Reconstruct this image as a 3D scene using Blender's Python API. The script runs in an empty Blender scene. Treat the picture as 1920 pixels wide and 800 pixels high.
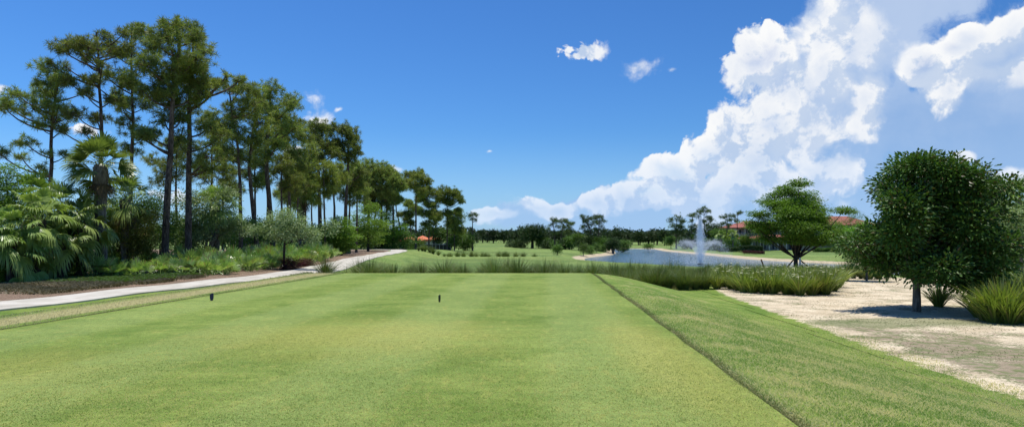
import bpy, math, random
import numpy as np
from mathutils import Vector

# ------------------------------------------------------------------ camera, sky, sun, exposure
sc = bpy.context.scene
F, PX0, HY, CAMZ = 1300.0, 960.0, 443.0, 1.6          # focal length and horizon in pixels of the 1920 px photograph
cam_d = bpy.data.cameras.new("camera"); cam = bpy.data.objects.new("camera", cam_d)
sc.collection.objects.link(cam); sc.camera = cam
cam.location = (0, 0, CAMZ); cam.rotation_euler = (math.radians(90), 0, 0)
cam_d.sensor_width = 36; cam_d.lens = 36 * F / 1920; cam_d.shift_y = 43 / 1920
cam_d.clip_start = 0.05; cam_d.clip_end = 9000

SUN = Vector((0.03, 0.10, 0.99)).normalized()
sun_d = bpy.data.lights.new("sun", "SUN"); sun = bpy.data.objects.new("sun", sun_d)
sc.collection.objects.link(sun)
sun.rotation_euler = SUN.to_track_quat('Z', 'Y').to_euler()
sun_d.energy = 4.3; sun_d.angle = math.radians(0.53); sun_d.color = (1.0, 0.955, 0.88)

vs = sc.view_settings
vs.view_transform = 'Standard'; vs.look = 'None'; vs.gamma = 1; vs.exposure = 0.25; vs.use_curve_mapping = False
sc.cycles.max_bounces = 6; sc.cycles.diffuse_bounces = 3; sc.cycles.transparent_max_bounces = 12
sc.cycles.use_denoising = True

class N:
    """small helper for node trees"""
    def __init__(s, nt): s.nt = nt; s.n = nt.nodes; s.l = nt.links
    def new(s, t, **kw):
        nd = s.n.new(t)
        for k, v in kw.items(): setattr(nd, k, v)
        return nd
    def put(s, sock, v):
        if hasattr(v, 'is_output') or isinstance(v, bpy.types.NodeSocket): s.l.new(v, sock)
        elif v is not None: sock.default_value = v
    def m(s, op, a, b=None, c=None, clamp=False):
        nd = s.new('ShaderNodeMath', operation=op, use_clamp=clamp)
        for i, v in enumerate((a, b, c)):
            if v is not None: s.put(nd.inputs[i], v)
        return nd.outputs[0]
    def vm(s, op, a, b=None, scale=None):
        nd = s.new('ShaderNodeVectorMath', operation=op)
        s.put(nd.inputs[0], a)
        if b is not None: s.put(nd.inputs[1], b)
        if scale is not None: s.put(nd.inputs['Scale'], scale)
        return nd.outputs['Value'] if op in ('LENGTH', 'DOT_PRODUCT', 'DISTANCE') else nd.outputs[0]
    def mix(s, f, a, b, bt='MIX'):
        nd = s.new('ShaderNodeMix', data_type='RGBA', blend_type=bt)
        s.put(nd.inputs[0], f); s.put(nd.inputs[6], a if not isinstance(a, tuple) else (*a, 1)[:4])
        s.put(nd.inputs[7], b if not isinstance(b, tuple) else (*b, 1)[:4])
        return nd.outputs[2]
    def ramp(s, v, lo, hi, a=0.0, b=1.0, smooth=True):
        nd = s.new('ShaderNodeMapRange', interpolation_type='SMOOTHSTEP' if smooth else 'LINEAR')
        s.put(nd.inputs[0], v)
        for i, q in enumerate((lo, hi, a, b)): s.put(nd.inputs[1 + i], q)
        return nd.outputs[0]
    def noise(s, vec, scale, detail=2, rough=0.5, col=False, dist=0.0):
        nd = s.new('ShaderNodeTexNoise', noise_dimensions=getattr(s, 'dim', '3D')); s.put(nd.inputs['Vector'], vec)
        nd.inputs['Scale'].default_value = scale; nd.inputs['Detail'].default_value = detail
        nd.inputs['Roughness'].default_value = rough; nd.inputs['Distortion'].default_value = dist
        return nd.outputs[1 if col else 0]
    def scaled(s, vec, v):
        return s.vm('MULTIPLY', vec, v)

def px_dir(px, py):
    az = math.degrees(math.atan2(px - PX0, F)); el = math.degrees(math.atan2(HY - py, math.hypot(F, px - PX0)))
    return az / 10, el / 10

world = bpy.data.worlds.new("World"); sc.world = world; world.use_nodes = True
def build_world():
    nt = world.node_tree; nt.nodes.clear(); k = N(nt); k.dim = '2D'
    tc = k.new('ShaderNodeTexCoord')
    sky = k.new('ShaderNodeTexSky', sky_type='NISHITA', sun_disc=False)
    sky.sun_elevation = math.asin(SUN.z); sky.sun_rotation = math.atan2(SUN.x, SUN.y)
    sky.air_density = 1.0; sky.dust_density = 0.35; sky.ozone_density = 2.2; sky.altitude = 0
    hs = k.new('ShaderNodeHueSaturation'); k.l.new(sky.outputs[0], hs.inputs['Color'])
    hs.inputs['Saturation'].default_value = 1.12; hs.inputs['Value'].default_value = 1.0
    skyc = k.mix(1.0, hs.outputs[0], (.42, .76, 1.17), 'MULTIPLY')
    # direction -> (azimuth, elevation) in units of ten degrees
    sep = k.new('ShaderNodeSeparateXYZ'); k.l.new(tc.outputs['Generated'], sep.inputs[0])
    az = k.m('MULTIPLY', k.m('ARCTAN2', sep.outputs[0], sep.outputs[1]), 5.7296)
    el = k.m('MULTIPLY', k.m('ARCSINE', sep.outputs[2]), 5.7296)
    cb = k.new('ShaderNodeCombineXYZ'); k.l.new(az, cb.inputs[0]); k.l.new(el, cb.inputs[1])
    P = cb.outputs[0]
    side = k.ramp(az, -3.8, 3.5, 1.30, .96, smooth=False)          # the sky pales towards the sun's side
    sv = k.new('ShaderNodeVectorMath', operation='SCALE'); k.l.new(skyc, sv.inputs[0]); k.l.new(side, sv.inputs['Scale']); skyc = sv.outputs[0]
    # blobs: px, py, rx, ry (photograph pixels), weight
    heads = [(1415,115,78,72),(1470,165,75,75),(1380,245,55,60),(1455,235,80,70),(1345,290,70,50),(1420,300,100,80),
             (1270,330,75,48),(1330,370,110,60),(1215,372,50,34),(1570,60,60,70),(1560,160,80,100),(1620,80,70,90),(1520,230,80,80),(1620,190,60,80),(1900,130,70,50),
             (1500,270,60,55),(1540,330,90,45),(1470,350,90,50),(1530,70,45,50),(1735,125,60,42),(1850,140,90,50),(1780,170,50,40),(1790,95,60,30),(1860,95,80,45),(1905,60,60,45),(1815,75,50,30),(1000,385,40,22),(1050,395,40,20),(1120,385,40,22),(1170,378,36,26),(940,400,50,12),
             (1890,330,40,22),(1800,300,30,16),(1960,60,60,60)]
    bodies = [(1600,90,150,170),(1700,10,200,60),(1560,200,110,120),(1500,320,200,110),(1860,190,170,150),(1900,100,160,90),(1800,330,230,100),(1420,380,230,70),(1640,370,200,50),(1150,405,160,42),(1000,402,90,30),(2050,200,150,200),(1650,235,110,90)]
    small = [(1098,96,46,30),(1200,128,52,24),(1264,136,14,9),(592,192,32,38),(604,222,36,28),(636,205,12,6),(970,388,38,26),(1030,392,40,26),
             (1108,384,36,22),(1165,384,38,22),(150,244,46,15),(0,168,34,16),(920,285,13,5),(738,318,32,12),(545,285,25,20),(1282,398,44,10),
             (920,408,60,16),(1625,355,46,11),(1545,372,50,14),(1400,395,30,10),(1590,385,40,12),(330,370,50,20)]
    def fieldgroup(name, blobs, expo=1.0):
        g = bpy.data.node_groups.new(name, 'ShaderNodeTree')
        g.interface.new_socket('P', in_out='INPUT', socket_type='NodeSocketVector')
        g.interface.new_socket('D', in_out='OUTPUT', socket_type='NodeSocketFloat')
        q = N(g); q.dim = '2D'; gi = q.new('NodeGroupInput'); go = q.new('NodeGroupOutput')
        cur = None
        for (px, py, rx, ry) in blobs:
            c = px_dir(px, py); ex = px_dir(px + rx, py); ey = px_dir(px, py - ry)
            v = q.vm('SUBTRACT', gi.outputs[0], (c[0], c[1], 0))
            v = q.vm('MULTIPLY', v, (1 / max(.01, ex[0] - c[0]), 1 / max(.01, ey[1] - c[1]), 0))
            d = q.m('SUBTRACT', 1.0, q.vm('LENGTH', v))
            if cur is None: cur = d
            else:
                cur = q.m('SMOOTH_MAX', cur, d, 0.25)
        q.l.new(cur, go.inputs[0])
        return g
    gh = fieldgroup('cloud_heads', heads); gb = fieldgroup('cloud_bodies', bodies); gs = fieldgroup('cloud_small', small)
    # full density of the cumulus as a group of its own, sampled twice (here and a step towards the sun)
    g = bpy.data.node_groups.new('cloud_density', 'ShaderNodeTree')
    g.interface.new_socket('P', in_out='INPUT', socket_type='NodeSocketVector')
    g.interface.new_socket('D', in_out='OUTPUT', socket_type='NodeSocketFloat')
    g.interface.new_socket('S', in_out='OUTPUT', socket_type='NodeSocketFloat')
    g.interface.new_socket('L', in_out='OUTPUT', socket_type='NodeSocketFloat')
    q = N(g); q.dim = '2D'; gi = q.new('NodeGroupInput'); go = q.new('NodeGroupOutput')
    Pin = gi.outputs[0]
    wv = q.vm('SUBTRACT', q.noise(Pin, 2.6, 3, .55, col=True), (.5, .5, .5))
    wv2 = q.vm('ADD', Pin, q.vm('SCALE', wv, scale=0.16))
    vo = q.new('ShaderNodeTexVoronoi', feature='SMOOTH_F1', voronoi_dimensions='2D')
    q.l.new(wv2, vo.inputs['Vector']); vo.inputs['Scale'].default_value = 2.8
    vo.inputs['Detail'].default_value = 4.0; vo.inputs['Roughness'].default_value = 0.55
    vo.inputs['Lacunarity'].default_value = 2.2; vo.inputs['Smoothness'].default_value = 0.35
    bil = q.m('SUBTRACT', 0.5, vo.outputs['Distance'])
    fb = q.m('SUBTRACT', q.noise(wv2, 3.2, 8, .62), 0.5)
    def use(gr, vec):
        nd = q.new('ShaderNodeGroup'); nd.node_tree = gr; q.l.new(vec, nd.inputs[0]); return nd.outputs[0]
    hd = q.m('MULTIPLY', use(gh, wv2), 1.0)
    bd = use(gb, wv2)
    sm = use(gs, wv2)
    bill = q.m('ADD', q.m('MULTIPLY', bil, 0.55), q.m('MULTIPLY', fb, 0.85))
    D = q.m('ADD', hd, q.m('ADD', bill, 0.24))
    S = q.m('MAXIMUM', q.m('ADD', q.m('MULTIPLY', bd, .8), q.m('MULTIPLY', fb, 1.0)), -1.0)
    Dsm = q.m('MULTIPLY', q.m('ADD', q.m('ADD', sm, 0.16), q.m('MULTIPLY', bill, 1.7)), .26)
    q.l.new(q.m('MAXIMUM', D, Dsm), go.inputs[0]); q.l.new(S, go.inputs[1]); q.l.new(bill, go.inputs[2])
    def dens(vec):
        nd = k.new('ShaderNodeGroup'); nd.node_tree = g; k.l.new(vec, nd.inputs[0]); return nd.outputs[0], nd.outputs[1], nd.outputs[2]
    D1, S1, L1 = dens(P)
    D2, _, L2 = dens(k.vm('ADD', P, (-0.07, 0.13, 0)))
    edge = k.ramp(k.noise(P, 1.3, 2), .35, .65, 0.05, 0.30)
    a_body = k.m('MULTIPLY', k.ramp(S1, -0.04, k.ramp(k.noise(P, .8, 2), .4, .6, .05, .32)), 0.84)
    soft = k.m('MULTIPLY', k.ramp(S1, .05, .7), k.ramp(k.noise(P, 1.7, 3), .3, .62, .15, .95))
    a_head = k.ramp(D1, 0.0, k.m('ADD', edge, soft))
    lit = k.m('ADD', k.m('SUBTRACT', L1, L2), k.m('MULTIPLY', k.m('SUBTRACT', D1, D2), .35))
    shade = k.ramp(lit, -0.20, 0.15)
    big = k.ramp(k.noise(P, 0.9, 2), .35, .62)
    light = k.m('ADD', k.m('MULTIPLY', shade, .80), k.m('MULTIPLY', big, .24), clamp=True)
    # the hearts of the tall cloud drift into blue-grey haze
    ch = k.mix(light, (4.9, 6.1, 8.1), (9.6, 9.65, 9.7))
    cbod = k.mix(k.ramp(k.m('ADD', el, k.m('MULTIPLY', k.m('SUBTRACT', k.noise(P, 1.6, 5, .6), .5), 1.6)), .3, 1.9), (2.9, 4.6, 7.6), (5.3, 6.5, 8.5))
    thick = k.ramp(D1, 0.25, 1.3, 1.0, 0.55)
    lowf = k.ramp(el, 0.0, 0.5, 0.80, 1.0)
    cm = k.mix(k.m('MULTIPLY', a_body, lowf), skyc, cbod)
    cm = k.mix(k.m('MULTIPLY', k.m('MULTIPLY', a_head, thick), lowf), cm, ch)
    # pale air low over the horizon
    hz = k.ramp(el, -0.1, 0.9, 0.55, 0.0)
    cm2 = k.mix(hz, cm, (4.3, 6.5, 9.9))
    bg = k.new('ShaderNodeBackground'); k.l.new(cm2, bg.inputs[0]); bg.inputs[1].default_value = 0.085
    out = k.new('ShaderNodeOutputWorld'); k.l.new(bg.outputs[0], out.inputs[0])
    try: world.cycles.sampling_method = 'MANUAL'; world.cycles.sample_map_resolution = 512
    except Exception: pass
build_world()

# ------------------------------------------------------------------ terrain functions
def sm(t): t = np.clip(t, 0, 1); return t * t * (3 - 2 * t)
def poly_sd(x, y, poly):
    """signed distance to a closed polygon, negative inside"""
    x = np.asarray(x, float); y = np.asarray(y, float)
    d = np.full(x.shape, 1e9); ins = np.zeros(x.shape, bool)
    n = len(poly)
    for i in range(n):
        ax, ay = poly[i]; bx, by = poly[(i + 1) % n]
        ex, ey = bx - ax, by - ay
        t = np.clip(((x - ax) * ex + (y - ay) * ey) / (ex * ex + ey * ey), 0, 1)
        d = np.minimum(d, np.hypot(x - ax - t * ex, y - ay - t * ey))
        c = ((ay > y) != (by > y)) & (x < (bx - ax) * (y - ay) / ((by - ay) if by != ay else 1e-9) + ax)
        ins ^= c
    return np.where(ins, -d, d)
def smooth_poly(p, n=2):
    for _ in range(n):
        q = []
        for i in range(len(p)):
            a, b = p[i], p[(i + 1) % len(p)]
            q += [(a[0] * .75 + b[0] * .25, a[1] * .75 + b[1] * .25), (a[0] * .25 + b[0] * .75, a[1] * .25 + b[1] * .75)]
        p = q
    return p
LAKE = smooth_poly([(13.0,131),(17.0,144),(23.5,160),(26,176),(30,205),(33,236),(49,238),(45,212),(43.5,192),(44.5,160),(43.5,130),(46,112),
                    (54,98),(55,82),(44,70),(30,70),(20,77),(15.2,88),(13.4,100),(12.4,115)], 2)
SAND = smooth_poly([(7.8,2),(7.75,10.6),(7.9,14),(8.3,17.9),(8.7,24),(9.2,31),(10.5,37),(14,46),(20,51),(27,50),(26,40),(25,30),(24,18),(20,2)], 1)
WZ = -2.6
PATH = [(-20.5,-8),(-18.4,6),(-15.75,20),(-14.25,30),(-12.75,40),(-13.0,50),(-14.6,66),(-15.6,84),(-16.2,98),(-18.5,110),(-26,121),(-42,130)]
def xr(y): return 2.15 + .0425 * y
def xl(y): return -9.62 + .0787 * y
TY = 30.1
def H(x, y):
    x = np.asarray(x, float); y = np.asarray(y, float)
    left = sm((-9.0 - x) / 4.5)
    far = sm((y - 42) / 30)
    b = -0.95 + (-0.30) * far
    b = b - 0.45 * sm((y - 98) / 5) + 0.25 * sm((y - 150) / 150)
    rl = sm((x - 12) / 22) * sm((y - 32) / 45)
    b = b * (1 - rl) + (-2.25) * rl
    lf = left * (1 - sm((y - 105) / 70)); b = b * (1 - lf) + (-0.55) * lf
    b = b + 0.22 * np.sin(x / 27 + 1.2) * np.sin(y / 41 + .5) * sm((y - 115) / 70)
    b = b + 0.035 * np.sin(x * .9 + .3 * y) * np.sin(y * .55) * sm((np.abs(x) - 9) / 4)
    t = (1 - sm((x - xr(y)) / 5.4)) * (1 - sm((xl(y) - x - 1.5) / 3.6)) * (1 - sm((y - TY) / 3.0))
    h = b * (1 - t)
    sl = poly_sd(x, y, LAKE)
    h = np.minimum(h, WZ + .05 + .17 * sl)
    return h
def Hs(x, y): return float(H(np.array([x]), np.array([y]))[0])
def at(px, d, z=None):
    x = (px - PX0) / F * d
    return (x, d, Hs(x, d) if z is None else z)
def ground_at(px, py):
    """where the line of sight through this photograph pixel meets the terrain"""
    d = np.concatenate([np.arange(3, 120, .1), np.arange(120, 700, .5)])
    x = (px - PX0) / F * d; zr = CAMZ - (py - HY) / F * d
    w = np.nonzero(H(x, d) >= zr)[0]
    i = w[0] if len(w) else -1
    return (float(x[i]), float(d[i]), Hs(x[i], d[i]))

# ------------------------------------------------------------------ mesh helpers
col = sc.collection
class MB:
    def __init__(s): s.V = []; s.F = []; s.n = 0
    def add(s, V, Fa, mi=0):
        V = np.asarray(V, np.float32).reshape(-1, 3); Fa = np.asarray(Fa, np.int64)
        if len(V) == 0 or len(Fa) == 0: return
        s.V.append(V); s.F.append((Fa + s.n, mi)); s.n += len(V)
    def mesh(s, name, mats, smooth=False):
        me = bpy.data.meshes.new(name)
        V = np.concatenate(s.V); me.vertices.add(len(V)); me.vertices.foreach_set('co', V.ravel())
        loops = np.concatenate([f.ravel() for f, _ in s.F]); me.loops.add(len(loops))
        me.loops.foreach_set('vertex_index', loops.astype(np.int32))
        tot = np.concatenate([np.full(len(f), f.shape[1]) for f, _ in s.F])
        st = np.concatenate([[0], np.cumsum(tot)[:-1]])
        me.polygons.add(len(tot)); me.polygons.foreach_set('loop_start', st.astype(np.int32))
        me.polygons.foreach_set('material_index', np.concatenate([np.full(len(f), m) for f, m in s.F]).astype(np.int32))
        me.polygons.foreach_set('use_smooth', np.full(len(tot), smooth))
        for m in mats: me.materials.append(m)
        me.update(calc_edges=True); me.validate()
        return me
    def build(s, name, mats, parent=None, loc=(0, 0, 0), smooth=False):
        if not isinstance(mats, (list, tuple)): mats = [mats]
        return link(name, s.mesh(name, mats, smooth), parent, loc)
def link(name, me, parent=None, loc=(0, 0, 0)):
    o = bpy.data.objects.new(name, me); col.objects.link(o); o.location = loc
    if parent is not None: o.parent = parent
    return o
def tag(o, label=None, cat=None, group=None, kind=None):
    if label: o['label'] = label
    if cat: o['category'] = cat
    if group: o['group'] = group
    if kind: o['kind'] = kind
    return o
def thing(name, loc, label, cat, group=None, rz=0):
    o = bpy.data.objects.new(name, None); col.objects.link(o); o.location = loc; o.rotation_euler.z = rz
    o.empty_display_size = .2
    return tag(o, label, cat, group)
def clone(src, loc, rz=0, s=1.0, label=None, group=None):
    c = src.copy(); col.objects.link(c); c.location = loc; c.rotation_euler = (0, 0, rz)
    c.scale = (s, s, s) if not isinstance(s, tuple) else s
    if label: c['label'] = label
    if group: c['group'] = group
    for ch in list(src.children):
        d = ch.copy(); col.objects.link(d); d.parent = c
    return c
def box(mb, c, s, rz=0, mi=0):
    x, y, z = [q / 2 for q in s]
    V = np.array([(a, b, d) for a in (-x, x) for b in (-y, y) for d in (-z, z)], float)
    if rz:
        ca, sa = math.cos(rz), math.sin(rz); V = np.stack([V[:, 0] * ca - V[:, 1] * sa, V[:, 0] * sa + V[:, 1] * ca, V[:, 2]], 1)
    mb.add(V + np.array(c), [(0,1,3,2),(4,6,7,5),(0,4,5,1),(2,3,7,6),(0,2,6,4),(1,5,7,3)], mi)
def tube(mb, P, R, k=6, mi=0):
    P = np.asarray(P, float); n = len(P); R = np.broadcast_to(np.asarray(R, float), (n,))
    T = np.gradient(P, axis=0); T /= np.linalg.norm(T, axis=1)[:, None] + 1e-9
    ref = np.array([1.0, 0.13, 0.07]) if abs(T[0][0]) < .8 else np.array([0.1, 1.0, .05])
    U = np.cross(T, ref); U /= np.linalg.norm(U, axis=1)[:, None] + 1e-9
    W = np.cross(T, U); a = np.linspace(0, 2 * np.pi, k, endpoint=False)
    V = P[:, None] + (U[:, None] * np.cos(a)[None, :, None] + W[:, None] * np.sin(a)[None, :, None]) * R[:, None, None]
    i = np.arange(n - 1)[:, None] * k; j = np.arange(k)[None]; j2 = (j + 1) % k
    Fq = np.stack([i + j, i + j2, i + k + j2, i + k + j], -1).reshape(-1, 4)
    mb.add(V.reshape(-1, 3), Fq, mi)
    mb.add(V[-1], [tuple(range(k))], mi)
def bez(a, b, c, n=6):
    t = np.linspace(0, 1, n)[:, None]; a, b, c = map(np.asarray, (a, b, c))
    return (1 - t) ** 2 * a + 2 * t * (1 - t) * b + t * t * c
def nrm(v): return v / (np.linalg.norm(v, axis=-1, keepdims=True) + 1e-9)
def leaves(mb, C, D, Nn, L, W, mi=0, fold=.15):
    """diamond leaves: centre-base C, long axis D, face normal Nn"""
    D = nrm(D); S = nrm(np.cross(D, Nn)); Nn = np.cross(S, D); L = np.broadcast_to(L, (len(C),))[:, None]; W = np.broadcast_to(W, (len(C),))[:, None]
    V = np.stack([C, C + D * L * .45 + S * W * .5 + Nn * W * fold, C + D * L - Nn * L * .12, C + D * L * .45 - S * W * .5 + Nn * W * fold], 1)
    i = np.arange(len(C))[:, None] * 4
    mb.add(V.reshape(-1, 3), i + np.array([0, 1, 2, 3]), mi)
def tufts(mb, C, n, L, w, rng, up=.55, mi=0):
    C = np.repeat(C, n, 0); D = nrm(rng.normal(size=C.shape) + np.array([0, 0, up])); Ls = L * rng.uniform(.65, 1.1, (len(C), 1))
    S = nrm(np.cross(D, rng.normal(size=C.shape))) * w
    V = np.stack([C + D * .12 * Ls - S * .5, C + D * .12 * Ls + S * .5, C + D * Ls + S * .25, C + D * Ls - S * .25], 1)
    V[:, 2:, 2] -= (Ls * .10)
    mb.add(V.reshape(-1, 3), np.arange(len(C))[:, None] * 4 + np.arange(4), mi)

# ------------------------------------------------------------------ materials
def mat(name):
    m = bpy.data.materials.new(name); m.use_nodes = True; m.node_tree.nodes.clear(); return m, N(m.node_tree)
def finish(k, col_, rough=.8, bump=None, bs=.3, bd=.02, spec=.3, transl=0.0, tcol=None, alpha=None, metal=0):
    p = k.new('ShaderNodeBsdfPrincipled')
    k.put(p.inputs['Base Color'], col_ if not isinstance(col_, tuple) else (*col_, 1)[:4]); k.put(p.inputs['Roughness'], rough)
    p.inputs['Specular IOR Level'].default_value = spec; p.inputs['Metallic'].default_value = metal
    if bump is not None:
        b = k.new('ShaderNodeBump'); b.inputs['Strength'].default_value = bs; b.inputs['Distance'].default_value = bd
        k.l.new(bump, b.inputs['Height']); k.l.new(b.outputs[0], p.inputs['Normal'])
    sh = p.outputs[0]
    if transl:
        t = k.new('ShaderNodeBsdfTranslucent'); k.put(t.inputs[0], tcol if tcol is not None else col_)
        mx = k.new('ShaderNodeMixShader'); mx.inputs[0].default_value = transl
        k.l.new(sh, mx.inputs[1]); k.l.new(t.outputs[0], mx.inputs[2]); sh = mx.outputs[0]
    if alpha is not None:
        t = k.new('ShaderNodeBsdfTransparent'); mx = k.new('ShaderNodeMixShader'); k.put(mx.inputs[0], alpha)
        k.l.new(t.outputs[0], mx.inputs[1]); k.l.new(sh, mx.inputs[2]); sh = mx.outputs[0]
    o = k.new('ShaderNodeOutputMaterial'); k.l.new(sh, o.inputs[0])
def leafmat(name, dark, light, spec=.25, rough=.5, transl=.25, dry=None, nscale=.8):
    m, k = mat(name); g = k.new('ShaderNodeNewGeometry'); oi = k.new('ShaderNodeObjectInfo')
    r = g.outputs['Random Per Island']
    n = k.noise(g.outputs['Position'], nscale, 2)
    f = k.m('ADD', k.m('MULTIPLY', r, .6), k.m('MULTIPLY', k.m('SUBTRACT', n, .3), 1.0), clamp=True)
    c = k.mix(f, dark, light)
    if dry: c = k.mix(k.m('MULTIPLY', k.ramp(k.m('FRACT', k.m('MULTIPLY', r, 17.3)), .90, .94), .8), c, dry)
    hv = k.new('ShaderNodeHueSaturation'); k.l.new(c, hv.inputs['Color'])
    k.l.new(k.m('MULTIPLY_ADD', oi.outputs['Random'], .5, .75), hv.inputs['Value'])
    k.l.new(k.m('MULTIPLY_ADD', k.m('FRACT', k.m('MULTIPLY', oi.outputs['Random'], 7.7)), .024, .488), hv.inputs['Hue'])
    tc = k.mix(1.0, hv.outputs[0], (1.25, 1.35, .55), 'MULTIPLY')
    finish(k, hv.outputs[0], rough, spec=spec, transl=transl, tcol=tc)
    return m
def barkmat(name, a, b):
    m, k = mat(name); tc = k.new('ShaderNodeTexCoord')
    v = k.scaled(tc.outputs['Object'], (1, 1, .25)); n = k.noise(v, 14, 4, .6); n2 = k.noise(tc.outputs['Object'], 1.2, 2)
    c = k.mix(k.ramp(n, .35, .65), a, b); c = k.mix(k.m('MULTIPLY', k.ramp(n2, .45, .7), .5), c, tuple(q * .6 for q in a))
    finish(k, c, .95, n, .8, .03, spec=.1); return m
M = {}
M['pine'] = leafmat('pine_needles', (.10,.145,.035), (.33,.39,.10), spec=.3, rough=.5, transl=.38, dry=(.16,.10,.04), nscale=.6)
M['pinefar'] = leafmat('far_pine_needles', (.045,.080,.024), (.135,.195,.055), transl=.2, nscale=.3)
M['oak'] = leafmat('dark_glossy_leaf', (.020,.055,.009), (.100,.21,.032), spec=.38, rough=.45, transl=.18, dry=(.10,.06,.02), nscale=1.2)
M['live'] = leafmat('far_oak_leaf', (.026,.055,.014), (.070,.125,.028), transl=.1, nscale=.3)
M['bright'] = leafmat('bright_leaf', (.085,.175,.018), (.24,.39,.055), spec=.3, transl=.32, nscale=.9)
M['shrub'] = leafmat('mid_green_leaf', (.050,.11,.018), (.155,.26,.045), spec=.4, transl=.25)
M['pale'] = leafmat('grey_green_leaf', (.12,.19,.06), (.40,.47,.24), spec=.4, rough=.45, transl=.2)
M['olive'] = leafmat('olive_brown_leaf', (.065,.085,.012), (.20,.21,.03), transl=.2, dry=(.16,.08,.02))
M['maroon'] = leafmat('maroon_leaf', (.045,.012,.012), (.14,.035,.035), transl=.15)
M['palm'] = leafmat('palm_frond', (.085,.155,.022), (.34,.43,.12), spec=.32, rough=.34, transl=.28)
M['palmetto'] = leafmat('palmetto_frond', (.09,.19,.03), (.40,.54,.18), spec=.7, rough=.33, transl=.3, dry=(.25,.2,.1))
M['deadfrond'] = leafmat('dead_frond', (.05,.035,.02), (.12,.09,.05), transl=.1)
M['tuft'] = leafmat('bunch_grass_blade', (.060,.105,.028), (.19,.25,.080), transl=.25, dry=(.22,.17,.07))
M['flax'] = leafmat('strap_leaf', (.075,.125,.016), (.27,.34,.065), spec=.5, rough=.4, transl=.3, dry=(.3,.26,.10))
M['brush'] = leafmat('dry_brush', (.10,.085,.045), (.25,.21,.12), transl=.1)
M['fartree'] = leafmat('treeline_leaf', (.022,.040,.014), (.060,.095,.030), transl=.1, nscale=.06)
M['petal'] = leafmat('white_petal', (.75,.74,.66), (.85,.84,.78), transl=.2)
M['ypetal'] = leafmat('yellow_petal', (.6,.5,.06), (.75,.65,.10), transl=.2)
M['barkp'] = barkmat('pine_bark', (.055,.040,.032), (.20,.145,.11))
M['barkg'] = barkmat('grey_bark', (.09,.08,.065), (.22,.20,.17))
M['barkd'] = barkmat('dark_bark', (.035,.028,.022), (.09,.075,.06))
M['wood'] = barkmat('stake_wood', (.07,.045,.03), (.14,.09,.06))

def grass_color(k, pos, kind):
    """procedural turf colour: broad mottling, mid patches, fine fibres"""
    big = k.noise(pos, .16, 3, .55); mid = k.noise(pos, .9, 4, .6); st = k.noise(k.scaled(pos, (1, .35, 1)), 5.0, 3, .6)
    med = k.noise(k.scaled(pos, (1, .8, 1)), 11, 4, .75); fine = k.m('ADD', k.m('MULTIPLY', k.noise(pos, 60, 3, .7), .55), k.m('MULTIPLY', med, .45)); fib = k.noise(k.scaled(pos, (1, .6, 1)), 140, 2, .6)
    if kind == 'tee': a, b, dry = (.118,.182,.030), (.218,.280,.062), (.36,.34,.090)
    elif kind == 'rough': a, b, dry = (.115,.195,.032), (.22,.29,.058), (.38,.33,.15)
    else: a, b, dry = (.125,.195,.045), (.215,.275,.075), (.33,.31,.12)
    c = k.mix(k.ramp(k.m('ADD', k.m('MULTIPLY', big, .5), k.m('MULTIPLY', mid, .5)), .36, .62), a, b)
    return c, big, mid, st, fine, fib, dry
def fine_mod(k, c, fine, fib, lo=.46, hi=1.50):
    f = k.m('ADD', k.m('MULTIPLY', fine, .55), k.m('MULTIPLY', fib, .45))
    v = k.ramp(f, .38, .62, lo, hi, smooth=False)
    cb = k.new('ShaderNodeCombineXYZ')
    for i in range(3): k.l.new(v, cb.inputs[i])
    return k.mix(1.0, c, cb.outputs[0], 'MULTIPLY'), f
def attr(k, name):
    a = k.new('ShaderNodeAttribute', attribute_name=name); return a.outputs['Fac']

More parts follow.
